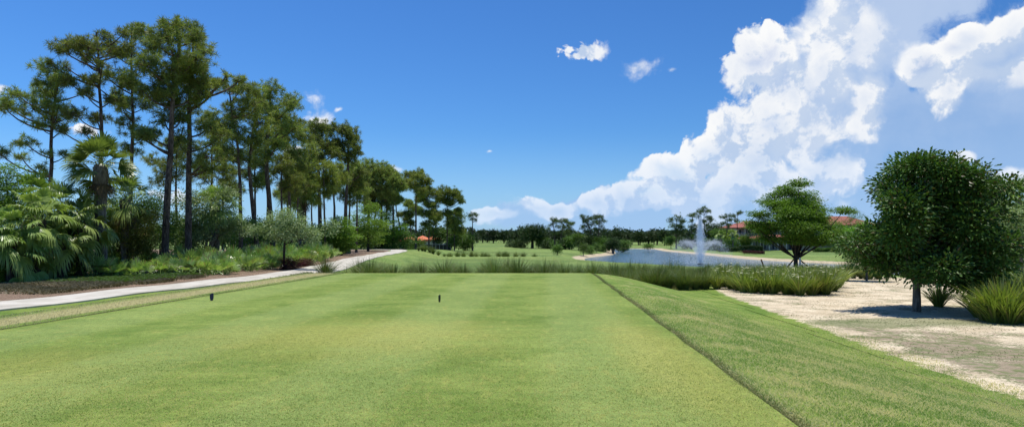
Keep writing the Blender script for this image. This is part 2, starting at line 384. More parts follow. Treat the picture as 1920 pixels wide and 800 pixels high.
def ground_material():
    m, k = mat('rough_grass_ground'); g = k.new('ShaderNodeNewGeometry'); pos = g.outputs['Position']
    sp = k.new('ShaderNodeSeparateXYZ'); k.l.new(pos, sp.inputs[0]); X, Y = sp.outputs[0], sp.outputs[1]
    c, big, mid, st, fine, fib, dry = grass_color(k, pos, 'rough')
    cf, *_ = grass_color(k, pos, 'fair')
    # mown fairway further out
    stripe = k.ramp(k.m('SINE', k.m('ADD', k.m('MULTIPLY', Y, .12), k.m('MULTIPLY', X, .05))), -.4, .4, 0, .35)
    cf = k.mix(stripe, cf, (.17,.27,.07))
    fw = k.ramp(k.m('ADD', Y, k.m('MULTIPLY', k.m('SUBTRACT', big, .5), 40)), 40, 60)
    fb_ = k.noise(k.scaled(pos, (.018, .06, 1)), 1.0, 4, .6)
    cf = k.mix(k.ramp(fb_, .42, .60, 0, .65), cf, (.075,.135,.035))
    c = k.mix(fw, c, cf)
    # dry patches on the bank and along the tee's left edge
    patch = k.ramp(k.m('ADD', k.m('MULTIPLY', mid, .6), k.m('MULTIPLY', st, .4)), .50, .66)
    bank = k.m('MULTIPLY', k.ramp(attr(k, 'rightd'), .1, .8), k.ramp(attr(k, 'rightd'), 1.8, 4.6, 1, .35))
    c = k.mix(k.m('MULTIPLY', k.m('MULTIPLY', patch, bank), .9), c, dry)
    lb = k.m('MULTIPLY', k.ramp(attr(k, 'leftd'), .35, .6), k.ramp(k.m('ADD', attr(k, 'leftd'), k.m('MULTIPLY', k.m('SUBTRACT', st, .5), .5)), 1.1, 1.7, 1, 0))
    c = k.mix(k.m('MULTIPLY', lb, .9), c, (.40,.36,.17))
    # unmown seam round the tee, shade of its longer blades painted in as dark green
    seam = k.m('MULTIPLY', k.ramp(attr(k, 'teesd'), -.02, .05), k.ramp(k.m('ADD', attr(k, 'teesd'), k.m('MULTIPLY', k.m('SUBTRACT', st, .5), .2)), .12, .26, 1, 0))
    c = k.mix(k.m('MULTIPLY', seam, .6), c, (.075,.12,.03))
    # sand ring round the lake
    sl = k.m('ADD', attr(k, 'lakesd'), k.m('MULTIPLY', k.m('SUBTRACT', mid, .5), 1.6))
    c = k.mix(k.ramp(sl, 1.5, 2.2, 1, 0), c, (.46,.38,.25))
    # pine straw under the trees on the left
    mu = k.m('ADD', attr(k, 'mulchd'), k.m('MULTIPLY', k.m('SUBTRACT', mid, .5), 1.5))
    mc = k.mix(k.ramp(fine, .35, .65), (.11,.070,.045), (.33,.235,.165))
    mc = k.mix(k.ramp(mid, .45, .7), mc, (.16,.12,.08))
    c = k.mix(k.ramp(mu, .0, .35), c, mc)
    c, f = fine_mod(k, c, fine, fib)
    finish(k, c, .9, f, .9, .035, spec=.12); return m
def tee_material():
    m, k = mat('tee_turf'); g = k.new('ShaderNodeNewGeometry'); pos = g.outputs['Position']
    sp = k.new('ShaderNodeSeparateXYZ'); k.l.new(pos, sp.inputs[0]); X, Y = sp.outputs[0], sp.outputs[1]
    c, big, mid, st, fine, fib, dry = grass_color(k, pos, 'tee')
    cr = k.noise(k.scaled(pos, (.45, 2.2, 1)), 1.6, 4, .6)
    c = k.mix(k.ramp(cr, .44, .62, 0, .42), c, (.105,.18,.032))
    # mower stripes running down the tee
    s = k.m('SINE', k.m('MULTIPLY', k.m('ADD', k.m('SUBTRACT', X, k.m('MULTIPLY', Y, .05)), k.m('MULTIPLY', k.m('SUBTRACT', mid, .5), .5)), 2.1))
    c = k.mix(k.ramp(s, -.5, .5, 0, .36), c, (.26,.325,.105))
    # worn yellow patches where players stand
    w = k.vm('LENGTH', k.vm('MULTIPLY', k.vm('SUBTRACT', pos, (-2.4, 11.2, 0)), (.38, .42, 0)))
    w = k.m('ADD', w, k.m('MULTIPLY', k.m('SUBTRACT', mid, .5), 1.6))
    c = k.mix(k.ramp(w, .2, 1.3, .5, 0), c, dry)
    w2 = k.vm('LENGTH', k.vm('MULTIPLY', k.vm('SUBTRACT', pos, (2.0, 9.5, 0)), (1.3, .22, 0)))
    w2 = k.m('ADD', w2, k.m('MULTIPLY', k.m('SUBTRACT', mid, .5), 1.6))
    c = k.mix(k.ramp(w2, .2, 1.2, .5, 0), c, dry)
    w3 = k.vm('LENGTH', k.vm('MULTIPLY', k.vm('SUBTRACT', pos, (-6.2, 8.0, 0)), (.6, .45, 0)))
    w3 = k.m('ADD', w3, k.m('MULTIPLY', k.m('SUBTRACT', mid, .5), 1.6))
    c = k.mix(k.ramp(w3, .1, 1.2, .35, 0), c, dry)
    c = k.mix(k.ramp(st, .54, .70, 0, .3), c, dry)
    c, f = fine_mod(k, c, fine, fib, .50, 1.46)
    finish(k, c, .9, f, .8, .02, spec=.12); return m
def sand_material():
    m, k = mat('pale_sand'); g = k.new('ShaderNodeNewGeometry'); pos = g.outputs['Position']
    sp = k.new('ShaderNodeSeparateXYZ'); k.l.new(pos, sp.inputs[0]); X, Y = sp.outputs[0], sp.outputs[1]
    cg, big, mid, st, fine, fib, dry = grass_color(k, pos, 'rough')
    s = k.mix(k.ramp(mid, .35, .65), (.56,.46,.31), (.73,.62,.44))
    s = k.mix(k.m('MULTIPLY', k.ramp(k.noise(k.scaled(pos, (.5, 1.6, 1)), 5, 4, .65), .52, .66), .55), s, (.33,.26,.16))
    # sparse turf: along the foot of the bank, and in drifts
    sd = attr(k, 'sandd')
    near = k.m('MULTIPLY', k.ramp(sd, .5, 1.3), k.ramp(sd, 2.2, 4.6, 1, 0)); near = k.m('MULTIPLY', near, k.ramp(Y, 15, 22, 1, 0))
    pn = k.m('ADD', k.m('MULTIPLY', k.noise(k.scaled(pos, (.7, .9, 1)), .9, 5, .6), .52), k.m('MULTIPLY', k.noise(pos, 14, 4, .7), .48))
    pa = k.m('ADD', pn, k.m('MULTIPLY', near, .16))
    c = k.mix(k.ramp(pa, .515, .575, 0, .85), s, k.mix(k.ramp(k.noise(pos, 3.0, 4, .7), .44, .56), (.27,.215,.145), (.12,.155,.05)))
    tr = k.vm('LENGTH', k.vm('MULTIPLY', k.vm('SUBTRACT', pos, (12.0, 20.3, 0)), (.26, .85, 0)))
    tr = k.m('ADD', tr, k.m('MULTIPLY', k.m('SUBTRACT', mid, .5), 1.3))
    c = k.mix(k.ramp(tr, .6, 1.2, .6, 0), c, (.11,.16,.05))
    ed = k.m('ADD', sd, k.m('MULTIPLY', k.m('SUBTRACT', k.noise(pos, 2.2, 4, .65), .5), 1.1))
    c = k.mix(k.ramp(ed, .02, .22), cg, c)
    c, f = fine_mod(k, c, fine, fib, .60, 1.26)
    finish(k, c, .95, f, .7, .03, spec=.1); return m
def path_material():
    m, k = mat('pale_path_concrete'); g = k.new('ShaderNodeNewGeometry'); pos = g.outputs['Position']
    n = k.noise(pos, 1.1, 4, .6); f = k.noise(pos, 40, 3, .7)
    c = k.mix(k.ramp(n, .35, .65), (.43,.40,.33), (.56,.525,.45)); c = k.mix(k.ramp(f, .55, .7, 0, .3), c, (.32,.27,.22))
    sp = k.new('ShaderNodeSeparateXYZ'); k.l.new(pos, sp.inputs[0])
    jn = k.m('ABSOLUTE', k.m('SUBTRACT', k.m('FRACT', k.m('MULTIPLY', k.m('ADD', sp.outputs[1], k.m('MULTIPLY', sp.outputs[0], -.15)), .33)), .5))
    c = k.mix(k.ramp(jn, .006, .012, .6, 0), c, (.18,.16,.13))
    c = k.mix(k.ramp(k.noise(k.scaled(pos, (1.6, .35, 1)), .8, 5, .65), .50, .66, 0, .55), c, (.30,.27,.22))
    finish(k, c, .9, f, .3, .01, spec=.2); return m

def grid_axis(lo, hi, fine_lo, fine_hi, step, grow):
    a = list(np.arange(fine_lo, fine_hi + 1e-6, step)); s = step; v = fine_hi
    while v < hi: s *= grow; v += s; a.append(min(v, hi))
    s = step; v = fine_lo; b = []
    while v > lo: s *= grow; v -= s; b.append(max(v, lo))
    return np.array(b[::-1] + a)
def sheet(name, xs, ys, fz, material, attrs=None, keep=None, smooth=True):
    Xg, Yg = np.meshgrid(xs, ys); Z = fz(Xg, Yg); V = np.stack([Xg, Yg, Z], -1).reshape(-1, 3); nx = len(xs)
    i, j = np.meshgrid(np.arange(len(ys) - 1), np.arange(nx - 1), indexing='ij'); b = (i * nx + j).ravel()
    Fq = np.stack([b, b + 1, b + nx + 1, b + nx], 1)
    if keep is not None:
        kk = keep(Xg, Yg).ravel(); Fq = Fq[kk[Fq].any(1)]
        used = np.unique(Fq); mp = np.full(len(V), -1); mp[used] = np.arange(len(used)); V = V[used]; Fq = mp[Fq]
    mb = MB(); mb.add(V, Fq); me = mb.mesh(name, [material], smooth)
    for an, fn in (attrs or {}).items():
        at_ = me.attributes.new(an, 'FLOAT', 'POINT'); at_.data.foreach_set('value', np.asarray(fn(V[:, 0], V[:, 1]), np.float32))
    return link(name, me)
def teesd(x, y): return np.maximum(np.maximum(x - xr(y), xl(y) - x), y - TY)
def path_dist(x, y):
    d = np.full(np.shape(x), 1e9); sgn = np.zeros(np.shape(x))
    for (a, b), (c, e) in zip(PATH[:-1], PATH[1:]):
        ux, uy = c - a, e - b; t = np.clip(((x - a) * ux + (y - b) * uy) / (ux * ux + uy * uy), 0, 1)
        dx, dy = x - a - t * ux, y - b - t * uy; q = np.hypot(dx, dy); w = q < d
        d = np.where(w, q, d); sgn = np.where(w, np.sign(ux * dy - uy * dx), sgn)
    return d * sgn          # positive on the left (tree) side
def mulchd(x, y):
    p = path_dist(x, y); return np.where((y < 150) & (p > 0), p - .9, -2.0) * 1.0 - np.maximum(0, p - 70) * 0
g = sheet('ground', grid_axis(-1400, 1400, -22, 30, .45, 1.045), grid_axis(-60, 2500, 2, 55, .45, 1.035), H, ground_material(),
          {'rightd': lambda x, y: np.where(y < TY + 3, x - xr(y), 9), 'leftd': lambda x, y: np.where(y < TY + 1, xl(y) - x, 9),
           'teesd': lambda x, y: np.clip(teesd(x, y), -1, 5), 'lakesd': lambda x, y: poly_sd(x, y, LAKE),
           'mulchd': mulchd})
tag(g, kind='structure')
def ribbon(name, pts, w, mat_, dz, step=.5):
    P = np.array(pts, float); t = np.arange(len(P)); tt = np.linspace(0, len(P) - 1, len(P) * 24)
    # Catmull-Rom through the points
    def cr(u):
        i = np.clip(np.floor(u).astype(int), 0, len(P) - 2); f = (u - i)[:, None]
        p0, p1, p2, p3 = P[np.clip(i - 1, 0, None)], P[i], P[i + 1], P[np.clip(i + 2, None, len(P) - 1)]
        return .5 * (2 * p1 + (p2 - p0) * f + (2 * p0 - 5 * p1 + 4 * p2 - p3) * f ** 2 + (-p0 + 3 * p1 - 3 * p2 + p3) * f ** 3)
    C = cr(tt); T = nrm(np.gradient(C, axis=0)); Nn = np.stack([-T[:, 1], T[:, 0]], 1)
    offs = np.linspace(-w / 2, w / 2, 7); rows = []
    for o in offs: q = C + Nn * o; rows.append(np.stack([q[:, 0], q[:, 1], H(q[:, 0], q[:, 1]) + dz], 1))
    V = np.stack([rows[0] - [0, 0, .12]] + rows + [rows[-1] - [0, 0, .12]], 1); n, m_ = V.shape[:2]
    i, j = np.meshgrid(np.arange(n - 1), np.arange(m_ - 1), indexing='ij'); b = (i * m_ + j).ravel()
    mb = MB(); mb.add(V.reshape(-1, 3), np.stack([b, b + 1, b + m_ + 1, b + m_], 1)[:, ::-1])
    return tag(mb.build(name, mat_), kind='structure')
ribbon('cart_path', PATH, 2.45, path_material(), .05)
def tee_sheet():
    ys = np.arange(-6, TY + .01, .35); ys[-1] = TY; us = np.linspace(0, 1, 30)
    V = np.array([[xl(y) + (xr(y) - xl(y)) * u, y, 0.012] for y in ys for u in us]); n = len(us)
    i, j = np.meshgrid(np.arange(len(ys) - 1), np.arange(n - 1), indexing='ij'); b = (i * n + j).ravel()
    mb = MB(); mb.add(V, np.stack([b, b + 1, b + n + 1, b + n], 1)); tag(mb.build('tee_lawn', tee_material()), kind='structure')
tee_sheet()
tag(sheet('sand', np.arange(6.5, 28.6, .4), np.arange(1, 53, .4), lambda x, y: H(x, y) + .015, sand_material(),
          {'sandd': lambda x, y: -poly_sd(x, y, SAND)}, keep=lambda x, y: poly_sd(x, y, SAND) < .2), kind='structure')
def water_material():
    m, k = mat('lake_water'); g_ = k.new('ShaderNodeNewGeometry'); pos = g_.outputs['Position']
    n = k.m('ADD', k.noise(k.scaled(pos, (1, .8, 1)), 1.6, 3, .6), k.m('MULTIPLY', k.noise(pos, .25, 2), 1.0))
    p = k.new('ShaderNodeBsdfPrincipled'); p.inputs['Base Color'].default_value = (.10, .18, .23, 1)
    p.inputs['Roughness'].default_value = .08; p.inputs['IOR'].default_value = 1.33
    b = k.new('ShaderNodeBump'); b.inputs['Strength'].default_value = .9; b.inputs['Distance'].default_value = .30
    k.l.new(n, b.inputs['Height']); k.l.new(b.outputs[0], p.inputs['Normal'])
    o = k.new('ShaderNodeOutputMaterial'); k.l.new(p.outputs[0], o.inputs[0]); return m
tag(sheet('lake_water', np.arange(8, 64, 2.), np.arange(70, 248, 2.), lambda x, y: x * 0 + WZ, water_material(),
          keep=lambda x, y: poly_sd(x, y, LAKE) < 1.5), kind='structure')

# ------------------------------------------------------------------ plant builders
def along(y):                      # x of the path centre at depth y
    ys = [p[1] for p in PATH]; xs = [p[0] for p in PATH]; return float(np.interp(y, ys, xs))
def behind(px, d, off):
    """depth on this bearing at which the plant stands at least `off` metres beyond the path"""
    if px > 752 or d > 112: return d
    while along(d) - (px - PX0) / F * d < off and d < 125: d += .5
    return d
def pine(px, ytop, d, clusters=None, lean=0.0, seed=0, label=None, tr=.19, base_px=None, n_need=34, z0=None, far=False, dens=1.0, crown_from=.5, cw=None, group='tall slash pines along the cart path'):
    """px: trunk at mid height; clusters: foliage masses (px, py, radius px) as they sit in the crown, at the tree's own depth d"""
    rng = np.random.default_rng(seed + 11)
    d0 = d; d = behind(px, d, 8.0 if px < 600 else 5.0); tr *= d / d0 * .86
    bpx = base_px if base_px is not None else px
    x0, y0, zb = at(bpx, d); k = d / F
    top = CAMZ - (ytop - HY) * k - zb
    t = thing('pine_tree', (x0, y0, zb - .05), label or 'tall slash pine', 'pine tree', group)
    xo = (px - bpx) * k                       # offset of the crown axis from the foot
    if clusters is None:
        cl = []; R = cw or top * .17
        n = int(13 * dens)
        for i in range(n):
            f = (i + rng.uniform(.2, .8)) / n; zz = top * (crown_from + (0.96 - crown_from) * f)
            rr = R * (1.0 - .55 * abs(f - .45)); a = rng.uniform(0, 6.28); q = rng.uniform(.2, .95)
            cl.append((xo + lean * f + math.cos(a) * rr * q, math.sin(a) * rr * q * .8, zz, R * rng.uniform(.30, .48)))
        cl.append((xo + lean, 0, top - R * .25, R * .38))
    else:
        cl = []
        for (cx, cy, cr) in clusters:
            r = cr * k; cl.append(((cx - bpx) * k, rng.uniform(-1, 1) * (top * .10), CAMZ - (cy - HY) * k - zb, r))
        ex = []
        for (X_, Y_, Z_, r) in cl:
            if rng.random() < .55: ex.append((X_ + rng.uniform(-.5, .5) * r, -np.sign(Y_) * rng.uniform(.3, 1) * top * .10, Z_ - rng.uniform(0, .6) * r, r * .8))
        cl += ex
    zt = max(c[2] for c in cl)
    xt = [c for c in cl if c[2] == zt][0][0]
    n = 14; f = np.linspace(0, 1, n); wob = np.cumsum(rng.normal(0, top * .004, (n, 2)), 0) * f[:, None]
    xm = xo if abs(xo) > 1e-6 else 0
    P = np.stack([xm * np.minimum(1, f / .55) + (xt - xm) * sm((f - .55) / .45) * .8 + wob[:, 0], wob[:, 1], f * (zt + .1) - .1], 1)
    R = tr * (1 - .72 * f ** 1.3); R[0] *= 1.35; R[1] *= 1.05
    tb = MB(); tube(tb, P, R, 8)
    C = []
    for (X_, Y_, Z_, r) in cl:
        r *= 1.1; hd = math.hypot(X_ - np.interp(Z_, P[:, 2], P[:, 0]), Y_)
        zs = max(Z_ - .45 * hd - r * .4, zt * .25); a = np.array([np.interp(zs, P[:, 2], P[:, 0]), np.interp(zs, P[:, 2], P[:, 1]), zs])
        e = np.array([X_, Y_, Z_ - r * .1]); mdl = (a + e) / 2 + np.array([(X_ - a[0]) * .2, (Y_ - a[1]) * .2, -hd * .12 + rng.normal() * .1])
        rl = min(.10, .03 + hd * .018) * (tr / .19)
        tube(tb, bez(a, mdl, e, 6), np.linspace(rl, rl * .4, 6), 5)
        nt = max(5, int(dens * 40 * (r / .85) ** 1.7 * (0.5 if far else 1)))
        u = nrm(rng.normal(size=(nt, 3))); q = rng.uniform(.15, 1, (nt, 1)) ** .5; fl = rng.uniform(.42, .8)
        p = e + u * q * np.array([r, r, r * fl]); p += rng.normal(0, .17 * r, p.shape)
        C.append(p)
        for i in range(0, nt, 2 if not far else 4):
            tube(tb, np.array([e + rng.normal(0, .08 * r, 3), (e + p[i]) / 2 + [0, 0, -.05], p[i]]), [rl * .35, rl * .28, .008], 3)
    tb.build('trunk', M['barkp'], t, smooth=True)
    C = np.concatenate(C); cb = MB()
    s = max(1.0, (d / 50) ** .42)
    tufts(cb, C, int(n_need / (1 if not far else 2)), .34 * s, .026 * s, rng, .5)
    cb.build('crown', M['pine'] if not far else M['pinefar'], t)
    return t

def broad(px, ytop, d, lobes, m, label, name='leafy_tree', cat='tree', trunk=.12, base_px=None, leaf=.13, nleaf=9000, seed=0, bark='barkg', zbase=None,
          limbs=True, inner=.45, group=None, droop=.0, fork=1.0, wl=.5, flat=.0, stems=1, clump=18, sub=7, off=9.0):
    """lobes: (px, py, rx px, ry px) foliage masses as they sit in the crown, at depth d"""
    rng = np.random.default_rng(seed + 5); d0 = d; d = behind(px, d, off); k = d / F; leaf *= (d / d0) ** .8; trunk *= d / d0
    bpx = base_px if base_px is not None else px
    x0, y0, zb = at(bpx, d)
    t = thing(name, (x0, y0, zb - .03), label, cat, group)
    L = []
    W = max(l[0] + l[2] for l in lobes) - min(l[0] - l[2] for l in lobes); W *= k
    for (cx, cy, rx, ry) in lobes:
        L.append(((cx - bpx) * k, rng.uniform(-.22, .22) * W, CAMZ - (cy - HY) * k - zb, rx * k, ry * k))
    L0 = L
    if sub:
        L2 = []
        for (X_, Y_, Z_, rx, rz) in L:
            L2.append((X_, Y_, Z_, rx * .68, rz * .68))
            for _ in range(sub):
                u = nrm(rng.normal(size=3)); f = rng.uniform(.24, .48); s_ = rng.uniform(.5, .88)
                L2.append((X_ + u[0] * rx * s_, Y_ + u[1] * rx * s_, Z_ + u[2] * rz * s_, rx * f, rz * f * rng.uniform(.8, 1.1)))
        L = L2
    tot = sum(l[3] * l[3] + l[3] * l[4] for l in L); cb = MB(); tb = MB()
    zlo = min(l[2] - l[4] for l in L); fk = max(.15, (zlo + .25 * (max(l[2] for l in L) - zlo)) * fork)
    for s_ in range(stems):
        ax = (rng.uniform(-1, 1) * .25 * W) if stems > 1 else 0
        tube(tb, bez((ax * .15, 0, -.1), (ax * .3 + rng.normal() * .04, rng.normal() * .04, fk * .5), (ax, rng.normal() * .1, fk), 6), np.linspace(trunk * 1.35, trunk * .9, 6), 8)
        if limbs:
            for (X_, Y_, Z_, rx, rz) in L0[s_::stems]:
                e = np.array([X_, Y_, Z_]); a = np.array([ax, 0, fk * rng.uniform(.75, 1.0)])
                tube(tb, bez(a, (a + e) / 2 + np.array([(X_ - ax) * .15, 0, -.1 * rx]), e, 7), np.linspace(trunk * .5, trunk * .12, 7), 5)
                for _ in range(4):
                    u = nrm(rng.normal(size=3)) * np.array([rx, rx, rz]) * .85
                    tube(tb, bez(e, e + u * .5 + [0, 0, .05], e + u, 4), np.linspace(trunk * .16, .006, 4), 3)
    tb.build('trunk', M[bark], t, smooth=True)
    Cs = []; Ds = []
    for (X_, Y_, Z_, rx, rz) in L:
        n = int(nleaf * (rx * rx + rx * rz) / tot); nc = max(4, n // clump)
        u = nrm(rng.normal(size=(nc, 3))); q = rng.uniform(inner, 1.05, (nc, 1)) ** .6
        e = np.array([rx, rx, rz]); c = u * q * e * (1 + .14 * np.sin(u[:, :1] * 7 + seed) + .10 * np.sin(u[:, 2:] * 9)) + np.array([X_, Y_, Z_])
        c = np.repeat(c, clump, 0); off = np.clip(rng.normal(0, 1, c.shape), -2.1, 2.1) * leaf * (clump / 12) ** .45 * np.array([1.3, 1.3, .8 if not flat else .25])
        Cs.append(c + off); Ds.append(nrm(off + np.repeat(u, clump, 0) * leaf * .8 + rng.normal(0, leaf * .5, c.shape)))
    C = np.concatenate(Cs); D = np.concatenate(Ds); D[:, 2] -= droop; D = nrm(D)
    Nn = nrm(rng.normal(size=C.shape) * .75 + np.array([0, 0, 1.0 + 2 * flat]))
    leaves(cb, C, D, Nn, leaf * rng.uniform(.7, 1.25, len(C)), leaf * wl * rng.uniform(.8, 1.2, len(C)))
    cb.build('crown', M[m] if isinstance(m, str) else m, t)
    return t

def frond(mb, base, dirv, pet, R, rng, nseg=26, droop=.5, spread=2.6, w=.05, mi=0, pmi=0, stiff=False):
    """a fan leaf: stalk, then a fan of narrow folded blades with drooping tips"""
    base = np.asarray(base, float); dirv = nrm(np.asarray(dirv, float))
    hub = base + dirv * pet + np.array([0, 0, -pet * .12 * (0 if stiff else 1)])
    tube(mb, bez(base, base + dirv * pet * .5 + [0, 0, .05 * pet], hub, 4), [.018, .014, .012, .009], 3, pmi)
    dd = nrm(hub - (base + dirv * pet * .5)); side = nrm(np.cross(dd, [0, 0, 1.0]) + 1e-6); up = np.cross(side, dd)
    roll = rng.normal() * .4; side, up = side * math.cos(roll) + up * math.sin(roll), up * math.cos(roll) - side * math.sin(roll)
    a = np.linspace(-spread / 2, spread / 2, nseg) + rng.normal(0, .02, nseg)
    D = dd[None] * np.cos(a)[:, None] + side[None] * np.sin(a)[:, None] + up[None] * (.22 * np.abs(np.sin(a)))[:, None]; D = nrm(D)
    Lr = R * (1 - .22 * np.abs(a) / (spread / 2)) * rng.uniform(.92, 1.06, nseg)
    S = nrm(np.cross(D, up[None])); g = np.array([0, 0, -1.0]); dr = droop * rng.uniform(.6, 1.3, nseg)
    p0 = hub + D * .02; p1 = hub + D * (Lr * .5)[:, None] + g * (dr * Lr * .05)[:, None]
    p2 = hub + D * (Lr * .80)[:, None] + g * (dr * Lr * .28)[:, None]; p3 = hub + D * (Lr * .96)[:, None] + g * (dr * Lr * .62)[:, None]
    V = np.stack([p0 - S * w * .12, p0 + S * w * .12, p1 - S * w * .5, p1 + S * w * .5, p2 - S * w * .36, p2 + S * w * .36, p3, p3 + S * .004], 1)
    f = np.array([(0, 1, 3, 2), (2, 3, 5, 4), (4, 5, 7, 6)])
    mb.add(V.reshape(-1, 3), (np.arange(nseg)[:, None, None] * 8 + f[None]).reshape(-1, 4), mi)

def sabal(px, ytop, d, label, seed=0, R=1.0, n=34, tr=.2, base_px=None, skirt=True, pet=.9, group='sabal palms', low=108, bark='barkg', droop=.8, w=.055, nseg=24):
    rng = np.random.default_rng(seed); d0 = d; d = behind(px, d, 8.5); R *= d / d0; pet *= d / d0; tr *= d / d0; w *= d / d0; x0, y0, zb = at(px, d); k = d / F
    top = CAMZ - (ytop - HY) * k - zb - (pet + R) * .62
    t = thing('palm_tree', (x0, y0, zb - .05), label, 'palm tree', group)
    tb = MB(); zz = np.linspace(-.1, top, 14)
    tube(tb, np.stack([np.sin(zz * .5 + seed) * .05, np.cos(zz * .4) * .04, zz], 1), tr * (1 + .12 * np.sin(zz * 5)) * np.where(zz > top - 1.2, 1.25, 1.0), 10)
    for i in range(46):                                   # stubs of old leaf bases
        z = top - rng.uniform(0, min(1.6, top * .7)); a = rng.uniform(0, 6.28); b = np.array([math.cos(a) * tr, math.sin(a) * tr, z])
        tube(tb, [b, b + np.array([math.cos(a) * .12, math.sin(a) * .12, .22])], [.035, .02], 4)
    tb.build('trunk', M[bark], t, smooth=False)
    cb = MB()
    for i in range(n):
        f = (i + .5) / n; el = math.radians(84 - low * f ** .9 + rng.normal() * 7); a = i * 2.4 + rng.normal() * .2
        dv = (math.cos(a) * math.cos(el), math.sin(a) * math.cos(el), math.sin(el))
        frond(cb, (0, 0, top - .15 * f), dv, pet * rng.uniform(.8, 1.1), R * rng.uniform(.85, 1.1), rng, nseg, droop * (.6 + .7 * f), 2.7, w)
    cb.build('crown', M['palm'], t)
    if skirt:
        sb = MB()
        for i in range(9):
            a = rng.uniform(0, 6.28); frond(sb, (0, 0, top - .4), (math.cos(a) * .5, math.sin(a) * .5, -.8), pet * .6, R * .7, rng, 14, .5, 1.6, .05)
        sb.build('dead_fronds', M['deadfrond'], t)
    return t

def fan_clump_mesh(seed, n=14, R=.42, pet=.5):
    rng = np.random.default_rng(seed); mb = MB()
    for i in range(n):
        a = rng.uniform(0, 6.28); el = rng.uniform(.35, 1.45); dv = (math.cos(a) * math.cos(el), math.sin(a) * math.cos(el), math.sin(el))
        b = (math.cos(a) * rng.uniform(0, .25), math.sin(a) * rng.uniform(0, .25), .02)
        frond(mb, b, dv, pet * rng.uniform(.6, 1.2), R * rng.uniform(.85, 1.25), rng, 12, .25, 2.7, .042, stiff=True)
    return mb.mesh('fronds', [M['palmetto']])
def blade_clump_mesh(seed, n=320, h=1.1, spread=.7, w=.012, m='tuft', flowers=0, curve=1.0, name='blades'):
    rng = np.random.default_rng(seed); mb = MB()
    a = rng.uniform(0, 6.28, n); el = rng.uniform(0, 1, n) ** .7; L = h * rng.uniform(.6, 1.15, n)
    out = np.stack([np.cos(a), np.sin(a), np.zeros(n)], 1); up = np.array([0, 0, 1.0])
    b = out * (rng.uniform(0, .16, n) * spread)[:, None]
    V = []; S = nrm(np.cross(out, up) + rng.normal(0, .4, (n, 3))) * w
    for j, f in enumerate((0, .35, .68, 1.0)):
        bend = (el * spread * (f + curve * f * f * .8))[:, None] * L[:, None] * .75
        hz = (L * (f - .33 * curve * el * f * f))[:, None]
        p = b + out * bend + up * hz; ww = (1, .95, .7, .08)[j]
        V += [p - S * ww * .5, p + S * ww * .5]
    V = np.stack(V, 1); f = np.array([(0, 1, 3, 2), (2, 3, 5, 4), (4, 5, 7, 6)])
    mb.add(V.reshape(-1, 3), (np.arange(n)[:, None, None] * 8 + f[None]).reshape(-1, 4), 0)
    return mb.mesh(name, [M[m]]), V

# ------------------------------------------------------------------ pines along the path, crowns traced mass by mass
PG = 'tall slash pines along the cart path'
pine(92, 112, 45, [(100,128,22),(60,165,24),(110,160,28),(25,200,22),(75,200,28),(115,198,20),(40,262,18),(22,288,14),(60,312,16),(105,285,11),(135,155,15),(10,190,12),(130,205,12),(88,235,14)],
     base_px=86, seed=1, label='slash pine with open ragged crown standing apart at the left edge of the grove', tr=.20)
pine(186, 40, 45, [(175,58,20),(148,78,20),(195,80,26),(125,92,18),(165,95,24),(218,78,18),(118,120,10),(160,160,18),(190,175,16),(155,210,20),(185,150,14),(140,240,12),(215,125,12),(235,60,14)],
     seed=2, label='tall pine with wide flat-topped crown rising behind the cabbage palm', tr=.21)
pine(243, 36, 50, [(240,50,20),(275,58,20),(225,95,18),(262,95,25),(222,140,20),(245,150,24),(215,185,22),(262,190,22),(240,230,22),(272,250,20),(230,275,20),(200,160,15)],
     seed=3, label='pine with dark column of foliage between the flat-topped pine and the tallest pine', tr=.20)
pine(318, 28, 37, [(312,44,22),(345,42,20),(300,78,26),(335,80,28),(366,62,18),(290,125,26),(330,125,30),(370,112,24),(310,165,28),(345,165,24),(280,172,20),(292,215,22),(275,245,18),(318,210,18),(300,260,14)],
     base_px=307, seed=4, label='tallest pine with a dense rounded crown and thick straight trunk', tr=.24, dens=1.15)
pine(356, 55, 38, [(362,72,24),(388,92,20),(378,130,26),(345,150,22),(388,152,20),(395,178,16),(340,190,22),(436,142,12),(425,165,10),(380,230,22),(348,262,20),(405,250,22),(400,292,22),(378,312,18),(330,300,18)],
     base_px=353, seed=5, label='pine with an upswept bare limb reaching right beside the tallest pine', tr=.23)
pine(450, 152, 48, [(430,160,16),(460,165,22),(440,200,26),(475,192,20),(422,232,24),(452,250,25),(412,272,20),(440,290,20),(470,300,16)], seed=6, base_px=452,
     label='pine with a broad dark crown just right of the pine with the upswept limb', tr=.17)
pine(466, 158, 52, [(480,172,20),(466,210,22),(492,230,20),(445,222,18),(470,262,18),(450,290,16)], base_px=485, seed=7, label='pine whose trunk leans left and crosses its neighbours', tr=.21)
pine(502, 150, 48, [(510,165,20),(536,180,20),(495,185,24),(552,202,16),(520,215,24),(546,236,18),(490,250,20),(530,268,18),(505,290,14)], base_px=513, seed=8,
     label='thick-trunked pine with a rounded crown under the small white cloud', tr=.24)
pine(545, 212, 58, [(545,222,16),(565,248,20),(530,258,20),(556,285,20),(572,310,16),(540,315,14)], seed=9, label='slimmer pine behind and right of the thick-trunked pine')
pine(598, 226, 53, [(590,236,18),(616,238,18),(580,258,20),(606,265,20),(626,282,16),(576,292,18),(600,290,14)], base_px=602, seed=10, label='straight pine with compact crown below the tall white cloud', tr=.2)
pine(648, 230, 55, [(642,240,14),(662,250,16),(670,275,14),(636,266,16),(652,292,18),(678,318,10),(634,320,16),(662,335,14)], base_px=647, seed=11,
     label='slender pine with narrow layered crown standing at the front of the grove', tr=.19)
